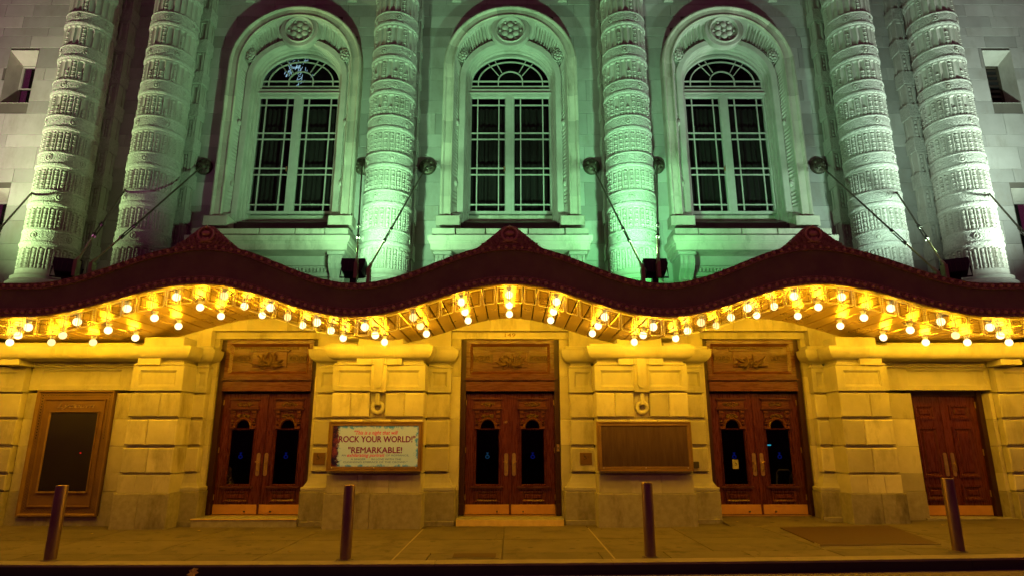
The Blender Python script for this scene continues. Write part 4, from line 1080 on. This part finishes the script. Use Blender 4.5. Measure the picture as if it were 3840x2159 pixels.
# crests over the three peaks
def crest(cx):
    def fit(mb):
        mb.v = [(cx + (x - cx) * .78, y, zt(cx + (x - cx) * .78) + (z - zt(x)) * .73) for x, y, z in mb.v]; return mb
    z0 = zt(cx) - .03
    def top(u): return .46 * math.exp(-(u / .36) ** 2 * 1.0) * (1 - .0 * abs(u)) + .02
    n = 48; pts = [(-.84 + 1.68 * i / n) for i in range(n + 1)]
    def ht(u): 
        a = abs(u)
        if a < .15: return .47 - 1.3 * a * a
        return max(.022, .44 * max(0, 1 - (a - .15) / .66) ** 1.35)
    rows = []
    for yy, k in ((YK + .07, 1), (YK + .0, 1), (YK - .012, .93)):
        rows.append([(cx + u * (1 if k == 1 else .97), yy, zt(cx + u) - .02 + ht(u) * k) for u in pts])
    rows.append([(cx + u, YK - .012, zt(cx + u) - .02) for u in pts])
    cr = obj('crest', fit(MB().grid(rows, False).grid([rows[0], [(cx + u, YK + .07, zt(cx + u) - .02) for u in pts]], False)), 'mould', CN)
    ob = MB(); cz = z0 + .245
    ob.ell((cx, YK - .04, cz + .03), (.095, .035, .062), 14, 8); obj('cartouche_boss', fit(ob), 'bead', cr)
    for s in (-1, 1):
        sc_ = []
        for i in range(26):
            t = i / 25; a = pi * .52 - t * pi * 1.05; rx = .165; rz = .165
            sc_.append((cx + s * rx * cos(a), YK - .04, cz + .01 + rz * sin(a)))
        e = Vector(sc_[-1])
        for i in range(1, 16):
            a = i / 15 * 2 * pi * 1.1; r = .05 * (1 - i / 17)
            sc_.append((cx + s * (.055 + r * cos(pi + a + .6) * -1 * 1 + .0), YK - .045, cz - .125 + r * sin(a)))
        obj('scroll', fit(MB().tube(sc_, [.012 + .014 * sin(pi * i / (len(sc_) - 1)) for i in range(len(sc_))], 8)), 'bead', cr)
        lv = MB()
        for j in range(5):
            bx = .19 + .085 * j; H2 = .62 * .44 * (1 - (bx + .07 - .15) / .66) ** 1.35; p = []
            for i in range(9):
                t = i / 8; p.append((cx + s * (bx + .07 * sin(t * 2.6)), YK - .028, zt(cx + s * bx) + .015 + t * H2))
            lv.tube(p, [.006, .012, .016, .018, .017, .014, .011, .008, .004], 6)
            lv.ell((cx + s * (bx + .055), YK - .03, zt(cx + s * bx) + .03 + H2 * .45), (.018, .018, .018), 6, 4)
        obj('leaf_spray', fit(lv), 'mould', cr)
    mb = MB().ell((cx, YK - .045, cz - .14), (.028, .03, .055), 8, 6).ell((cx, YK - .045, cz + .185), (.03, .03, .045), 8, 6)
    for s in (-1, 1): mb.ell((cx + s * .05, YK - .04, cz + .175), (.03, .022, .022), 8, 5).ell((cx + s * .1, YK - .035, cz - .175), (.05, .018, .02), 8, 5)
    obj('shell_drop', fit(mb), 'bead', cr)
for cx in (-5.12, 0, 5.12): crest(cx)

# ------------------------------------------------------------------ tie rods
RODS = [((-10.9, 8.0), (-9.3, 4.45), 'leftmost canopy tie rod running out of frame past the left column'),
        ((-8.85, 8.0), (-7.40, 4.60), 'canopy tie rod half hidden behind the second column from the left'),
        ((-7.38, 7.98), (-7.13, 4.56), 'canopy tie rod with dark round anchor left of the left arched window'),
        ((-3.56, 7.98), (-2.62, 4.56), 'canopy tie rod with its anchor just left of the banded column left of centre'),
        ((-2.0, 7.98), (-2.40, 4.46), 'canopy tie rod slanting across the column left of the middle window'),
        ((1.96, 7.98), (2.27, 4.46), 'canopy tie rod slanting across the column right of the middle window'),
        ((3.52, 8.0), (2.54, 4.58), 'canopy tie rod with its anchor just right of the green lit column'),
        ((7.43, 8.0), (7.27, 4.40), 'canopy tie rod with mottled round anchor right of the right arched window'),
        ((8.85, 8.0), (7.42, 4.52), 'canopy tie rod emerging between the two rightmost columns'),
        ((10.9, 8.0), (9.3, 4.45), 'rightmost canopy tie rod running out of frame past the right column')]
for (xa, za), (xb2, zb2), lab in RODS:
    A = Vector((xa, 13.60, za)); B = Vector((xb2, 10.10, zb2)); t = thing('tie_rod', lab, 'tie rod', A, 'tie rods holding up the canopy')
    d = B - A
    ros = MB().lathe_y(xa, za, [(.20, 13.69), (.20, 13.63), (.17, 13.60), (.10, 13.59), (.07, 13.54), (.02, 13.53)], 20)
    for k in range(8):
        u = 2 * pi * k / 8; ros.ell((xa + .125 * cos(u), 13.595, za + .125 * sin(u)), (.038, .02, .038), 6, 4)
    obj('rosette_anchor', ros, 'iron', t)
    obj('rod', MB().tube([A + d * .0, A + d * .70], .019, 8), 'rod', t)
    obj('lower_rod', MB().tube([A + d * .80, A + d * .985], .017, 8), 'turn', t)
    side = d.cross(Vector((1, 0, 0))).normalized() * .022 if abs(d.x) < 1 else d.cross(Vector((0, 0, 1))).normalized() * .022
    tb_ = MB().tube([A + d * .695 + side, A + d * .805 + side], .012, 6).tube([A + d * .695 - side, A + d * .805 - side], .012, 6).tube([A + d * .69, A + d * .71], .033, 8).tube([A + d * .79, A + d * .81], .033, 8)
    obj('turnbuckle', tb_, 'iron', t)
    obj('clevis', MB().tube([A + d * .97, A + d * .99, B + Vector((0, -.03, -.03))], [.02, .034, .03], 8).box(B.x - .03, B.x + .03, B.y - .06, B.y + .05, B.z - .30, B.z - .02), 'turn', t)

# ------------------------------------------------------------------ floodlights on the canopy
def floodlight(x, z, col, power, aim, lab, face, yaw=0.0, size=.205, spread=150, y=10.3, extra=None):
    t = thing('floodlight', lab, 'floodlight', (x, y, z - .22), 'floodlights standing on the canopy')
    R = Matrix.Rotation(yaw, 3, 'Z') @ Matrix.Rotation(radians(-20), 3, 'X')
    def tr(p): v = R @ Vector(p); return (x + v.x, y + v.y, z + v.z)
    hs = MB(); s = size
    ring = lambda w, d, zz: [tr(p) for p in ((-w, -d, zz), (w, -d, zz), (w, d, zz), (-w, d, zz))]
    hs.grid([ring(s * .45, .07, -.17), ring(s * .8, .11, -.15), ring(s * 1.02, .13, .0), ring(s, .125, .11), ring(s * .93, .115, .115)], False, True)
    hs.add(ring(s * .45, .07, -.17), [(3, 2, 1, 0)])
    obj('lamp_housing', hs, 'black', t)
    M[lab] = emit('floodlight_lens', face[0], face[1])
    obj('lens', MB().add(ring(s * .93, .115, .112), [(0, 1, 2, 3)]), lab, t)
    obj('yoke', MB().tube([tr((-s * 1.08, 0, 0)), tr((-s * 1.08, 0, -.2)), tr((s * 1.08, 0, -.2)), tr((s * 1.08, 0, 0))], .014, 6).box(x - .05, x + .05, y - .05, y + .05, z - .60, z - .16), 'black', t)
    fins = MB()
    for i in range(5): fins.add([tr((-s * .7 + s * .35 * i, -.13, -.14)), tr((-s * .7 + s * .35 * i + .008, -.13, -.14)), tr((-s * .7 + s * .35 * i + .008, -.14, .04)), tr((-s * .7 + s * .35 * i, -.14, .04))], [(0, 1, 2, 3)])
    obj('cooling_fins', fins, 'iron', t)
    for col, power, aim, spread in [(col, power, aim, spread)] + ([(extra[0], extra[1], extra[2], 105)] if extra else []):
        ld = bpy.data.lights.new('floodlight_beam', 'SPOT'); ld.energy = power; ld.color = col; ld.spot_size = radians(spread); ld.spot_blend = 1.0; ld.shadow_soft_size = .10
        lo = bpy.data.objects.new('floodlight_beam', ld); C.objects.link(lo)
        p = Vector(tr((0, 0, .135))); lo.parent = t; lo.location = p - WL[t.name]
        lo.rotation_euler = (Vector(aim) - p).to_track_quat('-Z', 'Y').to_euler()
    return t
floodlight(-12.0, 4.50, (.62, 1, .42), 2600, (-9.7, 12.8, 8.6), 'floodlight beyond the left edge lighting the leftmost column', ((.7, 1, .7), 6), spread=104, extra=((.62, .05, .40), 1500, (-12.5, 13.4, 13.5)))
floodlight(-7.7, 4.51, (.50, .16, .42), 120, (-6.6, 13.4, 12), 'dark boxy floodlight in front of the two left columns', ((.3, .2, .35), .3), yaw=.5, spread=90)
floodlight(-2.71, 4.51, (.40, 1, .48), 1800, (-2.6, 13.2, 11.8), 'black floodlight below the column left of the middle window', ((.5, 1, .8), 4), spread=150)
floodlight(2.52, 4.51, (.38, 1, .53), 1500, (2.4, 13.2, 11.8), 'black floodlight below the bright green column', ((.3, 1, .5), 4), spread=150, extra=((.0, 1, .08), 300, (3.1, 13.2, 5.4)))
floodlight(7.75, 4.51, (.60, 1, .78), 1000, (6.6, 13.2, 11.5), 'black floodlight tilted towards the two right columns', ((.6, .9, 1), 6), yaw=-.5, spread=130)
floodlight(11.6, 4.50, (.72, 1, .84), 2700, (9.5, 12.8, 9.0), 'floodlight beyond the right edge lighting the rightmost column', ((.8, 1, .9), 6), spread=110)

# ------------------------------------------------------------------ display cases
def poster_case(cx, lab, name):
    a, b, z0, z1 = cx - .905, cx + .905, 1.035, 1.95; yf = 12.11
    t = thing(name, lab, 'poster case', (cx, YF, z0), 'wide poster cases on the piers')
    obj('case_body', MB().cbox(a, b, yf + .02, YF - .003, z0, z1, .012), 'bronze', t)
    obj('outer_frame', MB().rect_frame(a, b, z0, z1, .035, yf - .005, yf + .02, .5), 'bronze', t)
    obj('inner_frame', MB().rect_frame(a + .03, b - .03, z0 + .03, z1 - .03, .055, yf + .0, yf + .019, .85), 'bronze', t)
    for k in (-.8, 0, .8): obj('screw', MB().ell((cx + k, yf - .003, z0 + .06), (.012, .008, .012), 8, 4), 'screw', t)
    obj('glass_front', MB().box(a + .085, b - .085, yf + .008, yf + .011, z0 + .085, z1 - .085), 'casepane', t)
    return t, a + .085, b - .085, z0 + .085, z1 - .085, yf + .0185
M['casepane'] = glass('case_glass', (.95, .95, .95), (1, 1, 1), .12)
def poster_mat():
    m, nt, out = newmat('poster_print'); L = nt.links.new
    p = node(nt, 'ShaderNodeBsdfPrincipled'); p.inputs['Roughness'].default_value = .5; L(p.outputs[0], out.inputs[0])
    tc = node(nt, 'ShaderNodeTexCoord'); sep = node(nt, 'ShaderNodeSeparateXYZ'); L(tc.outputs['Generated'], sep.inputs[0])
    n = node(nt, 'ShaderNodeTexNoise'); n.inputs['Scale'].default_value = 5; n.inputs['Detail'].default_value = 8; n.inputs['Roughness'].default_value = .75
    L(tc.outputs['Object'], n.inputs['Vector'])
    # distance from the border, broken up by noise
    def edge(o, inv=False):
        if inv:
            s = node(nt, 'ShaderNodeMath', operation='SUBTRACT'); s.inputs[0].default_value = 1; L(o, s.inputs[1]); return s.outputs[0]
        return o
    def mul(o, k):
        s = node(nt, 'ShaderNodeMath', operation='MULTIPLY'); L(o, s.inputs[0]); s.inputs[1].default_value = k; return s.outputs[0]
    def mn(a, b):
        s = node(nt, 'ShaderNodeMath', operation='MINIMUM'); L(a, s.inputs[0]); L(b, s.inputs[1]); return s.outputs[0]
    X, Z = sep.outputs[0], sep.outputs[2]
    e = mn(mul(X, 2.2), mn(mul(edge(X, True), 5), mn(mul(Z, 3.2), mul(edge(Z, True), 3.2))))
    ad = node(nt, 'ShaderNodeMath', operation='ADD'); L(e, ad.inputs[0])
    k = node(nt, 'ShaderNodeMath', operation='MULTIPLY_ADD'); L(n.outputs['Fac'], k.inputs[0]); k.inputs[1].default_value = 1.6; k.inputs[2].default_value = -.8; L(k.outputs[0], ad.inputs[1])
    rt = node(nt, 'ShaderNodeValToRGB'); cr = rt.color_ramp
    cr.elements[0].position = .0; cr.elements[0].color = (.10, .30, .20, 1); cr.elements[1].position = .10; cr.elements[1].color = (.66, .62, .20, 1)
    L(ad.outputs[0], rt.inputs[0])
    e2 = mul(X, 5.5); n2 = node(nt, 'ShaderNodeTexNoise'); n2.inputs['Scale'].default_value = 9; n2.inputs['Detail'].default_value = 8; n2.inputs['Roughness'].default_value = .8; L(tc.outputs['Object'], n2.inputs['Vector'])
    k2 = node(nt, 'ShaderNodeMath', operation='MULTIPLY_ADD'); L(n2.outputs['Fac'], k2.inputs[0]); k2.inputs[1].default_value = 1.5; k2.inputs[2].default_value = -.95
    a2 = node(nt, 'ShaderNodeMath', operation='ADD'); L(e2, a2.inputs[0]); L(k2.outputs[0], a2.inputs[1])
    r2 = node(nt, 'ShaderNodeValToRGB'); r2.color_ramp.elements[0].position = .12; r2.color_ramp.elements[1].position = .22; L(a2.outputs[0], r2.inputs[0])
    r3 = node(nt, 'ShaderNodeValToRGB'); r3.color_ramp.elements[0].color = (.02, .008, .01, 1); r3.color_ramp.elements[1].color = (.35, .05, .015, 1); r3.color_ramp.elements[0].position = .45; r3.color_ramp.elements[1].position = .65; L(n.outputs['Fac'], r3.inputs[0])
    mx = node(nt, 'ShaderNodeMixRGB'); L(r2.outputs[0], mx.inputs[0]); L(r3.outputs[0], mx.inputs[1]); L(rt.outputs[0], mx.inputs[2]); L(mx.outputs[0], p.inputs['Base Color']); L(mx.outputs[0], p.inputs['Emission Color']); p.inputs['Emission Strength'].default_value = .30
    return m
M['poster'] = poster_mat()
t, a, b, z0, z1, yp = poster_case(-2.58, 'bronze case holding a pale green poster that reads ROCK YOUR WORLD', 'poster_case')
obj('poster', MB().box(a, b, yp, yp + .003, z0, z1), 'poster', t)
w_ = b - a; h_ = z1 - z0
def ln(s, fx0, fx1, fz0, fz1, mat, **k): obj('lettering', text_mb(s, a + w_ * fx0, a + w_ * fx1, z1 - h_ * fz1, z1 - h_ * fz0, yp, .002, **k), mat, t)
ln('"This is a night that will', .25, .76, .11, .24, 'red_print', shear=.3, thick=.002)
ln('ROCK YOUR WORLD!"', .075, .965, .245, .40, 'plum_print', thick=.0045)
ln('"REMARKABLE!', .19, .815, .52, .67, 'plum_print', thick=.0045)
ln('AN', .115, .165, .705, .75, 'grey_print'); ln('exhilarating portrait', .18, .615, .68, .79, 'red_print', shear=.3, thick=.002); ln('OF ROMANCE,', .63, .90, .705, .755, 'grey_print')
ln('A SINGER      IN LOVE WITH THE', .225, .81, .80, .845, 'grey_print'); ln('CLEANSING EMBRACE OF THE CROWD."', .14, .885, .87, .915, 'grey_print')
t, a, b, z0, z1, yp = poster_case(2.58, 'empty bronze poster case with a streaky brown backboard', 'poster_case')
obj('backboard', MB().box(a, b, yp, yp + .003, z0, z1), 'streaked', t)
# tall copper display case on the left
t = thing('display_case', 'tall copper display case headed Lyceum with a dark empty window', 'display case', (-8.82, 12.7, .17))
a, b, z0, z1, yf = -9.60, -8.04, .17, 2.585, 12.63
obj('case_body', MB().box(a, b, yf + .03, 12.99, z0, z1), 'copper', t)
obj('outer_moulding', MB().rect_frame(a, b, z0, z1, .05, yf - .02, yf + .03, .5), 'bronze', t)
obj('inner_moulding', MB().rect_frame(a + .16, b - .16, z0 + .17, z1 - .17, .025, yf + .0, yf + .03, .5), 'copper', t)
obj('window_frame', MB().rect_frame(a + .30, b - .26, .60, 2.17, .035, yf - .005, yf + .03, .4), 'bronze', t)
obj('dark_screen', MB().box(a + .335, b - .295, yf + .02, yf + .028, .635, 2.135), 'casedark', t)
obj('glass_front', MB().box(a + .335, b - .295, yf + .012, yf + .015, .635, 2.135), 'casepane', t)
obj('led_indicator', MB().box(-8.60, -8.565, yf + .005, yf + .011, 1.355, 1.375), 'redled', t) if False else None
M['redled'] = emit('red_led', (1, .02, .01), .6)
obj('red_indicator', MB().box(-8.565, -8.535, yf + .0155, yf + .019, 1.345, 1.372), 'redled', t)
ln2 = text_mb('Lyceum', -9.17, -8.42, 2.205, 2.335, yf + .03, .012, shear=.35, bold=.004); obj('lettering', ln2, 'brass', t)
q4 = MB()     # pierced diamonds of the border: dark insets
def dia(x, z, r=.019): q4.add([(x - r, yf + .0285, z), (x, yf + .0285, z - r), (x + r, yf + .0285, z), (x, yf + .0285, z + r)], [(0, 1, 2, 3)])
n = 25
for i in range(n + 1): dia(a + .10 + (b - a - .20) * i / n, z1 - .095)
for i in range(1, 16):
    dia(a + .10, z1 - .095 - .056 * i); dia(b - .10, z1 - .095 - .056 * i)
tag(obj('pierced_diamonds', q4, 'seam', t), kind='stuff')
lt = MB()     # raised lattice
def bar(xa, za, xb, zb_, w=.005):
    d = Vector((xb - xa, 0, zb_ - za)).normalized(); nrm = Vector((-d.z, 0, d.x)) * w
    A_, B_ = Vector((xa, yf + .024, za)), Vector((xb, yf + .024, zb_)); lt.add([A_ - nrm, B_ - nrm, B_ + nrm, A_ + nrm], [(0, 1, 2, 3)])
st = .056
z = z0 + .07
while z < z1 - .07:
    for xc in (a + .10, b - .10): bar(xc - .038, z, xc + .038, z + .056); bar(xc + .038, z, xc - .038, z + .056)
    z += st
x = a + .14
while x < b - .14:
    for zc_ in (z0 + .105, z1 - .095): bar(x, zc_ - .03, x + st, zc_ + .03); bar(x, zc_ + .03, x + st, zc_ - .03)
    x += st
tag(obj('border_lattice', lt, 'bronze', t), kind='stuff')

# ------------------------------------------------------------------ plaques and small fittings
def chair_icon(mb, x, z, s, y):
    rows = []
    for k in range(13):
        u = -2.4 + 4.0 * k / 12; rows.append([(x + s * .35 * cos(u) * q, y, z + s * (-.12) + s * .35 * sin(u) * q) for q in (.75, 1)])
    mb.grid(rows, False); mb.ell((x - s * .08, y, z + s * .5), (s * .09, .002, s * .09), 8, 4)
    def b_(xa, za, xb, zb_, w):
        d = Vector((xb - xa, 0, zb_ - za)).normalized(); n_ = Vector((-d.z, 0, d.x)) * w
        A_, B_ = Vector((xa, y - .0005, za)), Vector((xb, y - .0005, zb_)); mb.add([A_ - n_, B_ - n_, B_ + n_, A_ + n_], [(0, 1, 2, 3)])
    b_(x - s * .08, z + s * .4, x - s * .02, z, s * .05); b_(x - s * .02, z, x + s * .25, z, s * .05); b_(x + s * .25, z, x + s * .4, z - s * .35, s * .05)
def plaque(x, z, lab):
    t = thing('access_plaque', lab, 'plaque', (x, YW, z - .11))
    obj('plate', MB().cbox(x - .12, x + .12, YW - .018, YW - .003, z - .115, z + .115, .004), 'copper', t)
    mb = MB(); chair_icon(mb, x - .03, z + .03, .10, YW - .0205); mb.add([(x + .035, YW - .0205, z + .035), (x + .07, YW - .0205, z + .035), (x + .07, YW - .0205, z + .028), (x + .035, YW - .0205, z + .028)], [(0, 3, 2, 1)])
    obj('wheelchair_symbol', mb, 'plaque_ink', t)
    obj('caption', text_mb('ENTRANCE', x - .07, x + .08, z - .06, z - .045, YW - .0185, .001), 'plaque_ink', t) if False else None
plaque(-3.82, 1.245, 'square bronze plaque with a wheelchair symbol left of the lettered poster case')
plaque(1.52, 1.245, 'square bronze plaque with a wheelchair symbol right of the middle door')
t = thing('entry_buzzer', 'small dark square box on the stone right of the empty poster case', 'buzzer', (3.70, YW, 1.07))
obj('buzzer_body', MB().cbox(3.64, 3.76, YW - .07, YW - .003, 1.07, 1.19, .006), 'iron', t)
t = thing('door_keypad', 'pale metal keypad on the right jamb of the middle door', 'keypad', (.99, 13.06, 1.38))
obj('keypad_body', MB().cbox(.962, 1.015, 13.035, 13.058, 1.38, 1.52, .003), 'brass', t)
obj('keypad_button', MB().ell((.988, 13.034, 1.45), (.012, .006, .016), 8, 4), 'plaque_ink', t)
t = thing('access_notice', 'cream paper notice with wheelchair symbol on the left pane of the right door', 'notice', (4.68, YD, 1.0))
xn = 4.66
obj('paper_sheet', MB().box(xn - .06, xn + .06, YD + .0185, YD + .0205, 1.03, 1.215), 'paper', t)
mb = MB(); chair_icon(mb, xn, 1.135, .085, YD + .0175); obj('wheelchair_symbol', mb, 'plaque_ink', t)
# folded step stool and bag behind the glass
M['stool'] = surf('stool_metal', (.5, .47, .38), rough=.4, metal=.5)
t = thing('folding_stool', 'pale tubular stool frame seen through the right door glass', 'stool', (5.72, 13.5, .14))
obj('stool_frame', MB().tube([(5.55, 13.45, .14), (5.60, 13.45, .95), (5.65, 13.45, 1.0), (5.85, 13.45, 1.0), (5.90, 13.45, .95), (5.95, 13.45, .14)], .014, 8), 'stool', t)
obj('stool_leg', MB().tube([(5.60, 13.75, .14), (5.62, 13.45, .9)], .012, 6), 'stool', t); obj('stool_leg', MB().tube([(5.90, 13.75, .14), (5.88, 13.45, .9)], .012, 6), 'stool', t)
obj('stool_tread', MB().cbox(5.60, 5.92, 13.46, 13.62, .50, .53, .01), 'stool', t)
M['bagm'] = surf('crinkled_foil', (.75, .62, .25), (.2, .15, .05), .25, .7, scale=25, bump=1, bscale=30)
t = thing('foil_bag', 'crumpled shiny bag behind the lower left glass of the left door', 'bag', (-5.80, 13.5, .14))
rows = []
rr_ = random.Random(9)
for z, r in ((.14, .12), (.3, .14), (.55, .13), (.75, .11), (.9, .08), (1.02, .05), (1.06, .02)):
    rows.append([(-5.90 + r * rr_.uniform(.8, 1.2) * cos(2 * pi * k / 12), 13.42 + r * .6 * rr_.uniform(.8, 1.2) * sin(2 * pi * k / 12), z) for k in range(12)])
obj('bag_body', MB().grid(rows, False, True), 'bagm', t)
M['cyan'] = emit('cyan_strip', (.05, .7, 1), .9)
t = thing('lit_sign_strip', 'thin cyan lit strip glowing inside the right door', 'light strip', (5.45, 13.6, 1.52)); obj('strip_light', MB().box(5.46, 5.60, 13.6, 13.62, 1.49, 1.515), 'cyan', t)
# glowing tubes added behind the left fanlight, standing in for a reflection
M['fan_reflection'] = emit('reflection_glow', (.45, .8, 1.0), 1.5)
t = thing('fanlight_reflection', 'blue white glowing strokes behind the left fanlight standing in for a reflection', 'reflection', (-5.5, 14.5, 10.4))
rr_ = random.Random(4)
mb = MB()
for i in range(64):
    u = rr_.gauss(0, .09); v = rr_.uniform(10.45, 11.65); 
    if v > 11.3: u *= 2.2
    s_ = .05 + rr_.random() * .05; x_ = -5.62 + u; mb.tube([(x_, 14.5 + rr_.uniform(-.08, .08), v), (x_ + s_ * .5, 14.5, v + s_)], .0045, 4)
for i in range(14):
    u = rr_.gauss(-.36, .05); v = rr_.uniform(10.9, 11.35); mb.tube([(-5.55 + u, 14.5, v), (-5.55 + u + .02, 14.5, v + .08)], .006, 4)
for i in range(3):
    r_ = .09 + .035 * i; mb.tube([(-5.78 + r_ * cos(k), 14.52, 11.32 + .6 * r_ * sin(k)) for k in [pi + pi * q / 8 for q in range(9)]], .005, 4)
obj('reflection_strokes', mb, 'fan_reflection', t)

# ------------------------------------------------------------------ bollards, covers, leaves
BL = [(-6.39, 'dull steel bollard in front of the tall copper display case'), (-2.28, 'dull steel bollard in front of the lettered poster case'),
      (1.98, 'dull steel bollard in front of the empty poster case'), (6.40, 'dull steel bollard in front of the plain panelled side door')]
for x, lab in BL:
    yb_ = 9.2 + max(0, x) * .028; g = zg(x); t = thing('bollard', lab, 'bollard', (x, yb_, g), 'bollards along the kerb')
    obj('post', MB().lathe(x, yb_, [(.079, g - .02), (.079, g + .985), (.076, g + .995), (.0, g + .997)], 32), 'bollard', t)
    obj('base_collar', MB().lathe(x, yb_, [(.115, g + .0), (.115, g + .006), (.08, g + .014)], 24), 'concrete', t)
def flat(name, lab, cat, pts, mat, th=.006, lift=.004):
    mb = MB(); n = len(pts); top = [(x, y, zg(x) + lift + th) for x, y in pts]; bot = [(x, y, zg(x) + lift - .002) for x, y in pts]
    mb.add(top + bot, [tuple(range(n))] + [((i + 1) % n, i, n + i, n + (i + 1) % n) for i in range(n)]); return mb
t = thing('cellar_hatch', 'large rust brown steel plate lying flat on the right of the pavement', 'hatch', (5.75, 10.9, .06))
obj('plate', flat('', '', '', [(4.72, 9.98), (6.52, 9.98), (6.92, 11.9), (4.92, 11.9)], 'hatch', .012), 'hatch', t)
obj('rim', flat('', '', '', [(4.70, 9.955), (6.54, 9.955), (6.535, 9.975), (4.705, 9.975)], 'caulk', .010).add(*(lambda m: (m.v, m.f))(flat('', '', '', [(4.70, 9.955), (4.715, 9.955), (4.79, 10.4), (4.775, 10.4)], 'caulk', .012))), 'caulk', t)
t = thing('utility_cover', 'small dark rectangular access cover set in the pavement near the kerb', 'utility cover', (-.5, 9.45, .0))
obj('cover_frame', flat('', '', '', [(-.87, 9.22), (-.14, 9.22), (-.14, 9.62), (-.87, 9.62)], 'iron', .003), 'concrete', t)
obj('cover_plate', flat('', '', '', [(-.80, 9.28), (-.19, 9.28), (-.19, 9.60), (-.80, 9.60)], 'iron', .004, .007), 'hatch', t)
rl = random.Random(21)
LF = [(-4.15, 8.72, -.14, .06, 'yellow maple leaf lying in the gutter against the kerb'),
      (-5.7, 12.0, 0, .035, 'pale scrap on the pavement before the left pier'), (-4.6, 11.7, 0, .03, 'pale scrap on the pavement left of the door step'),
      (-3.1, 12.1, 0, .03, 'pale scrap on the pavement below the lettered case'), (-3.25, 9.75, 0, .028, 'tiny scrap left of the second bollard'),
      (4.35, 12.45, .04, .035, 'pale scrap by the foot of the right door'), (7.9, 11.9, 0, .035, 'pale scrap on the pavement before the side door'),
      (-6.2, 8.7, -.14, .035, 'pale scrap in the gutter below the left bollard'), (2.6, 8.6, -.14, .03, 'pale scrap in the gutter right of the third bollard'), (-7.4, 11.6, 0, .03, 'pale scrap in front of the left outer pier')]
for i, (x, y, dz, r, lab) in enumerate(LF):
    mb = MB(); n = 14; g = zg(x) + dz + .012
    top = [(x + r * (1 if k % 2 == 0 else .5) * cos(2 * pi * k / n + i) * (1.3 if i == 0 else 1), y + r * (1 if k % 2 == 0 else .5) * sin(2 * pi * k / n + i), g + (.012 + .10 * (0.5 + .5 * sin(2 * pi * k / n + i)) if i == 0 else rl.uniform(0, .012))) for k in range(n)]
    mb.add(top + [(x, y, g + (.05 if i == 0 else 0))], [(k, (k + 1) % n, n) for k in range(n)])
    tag(obj('fallen_leaf' if i == 0 else 'paper_scrap', mb, 'leaf'), lab, 'leaf' if i == 0 else 'litter')
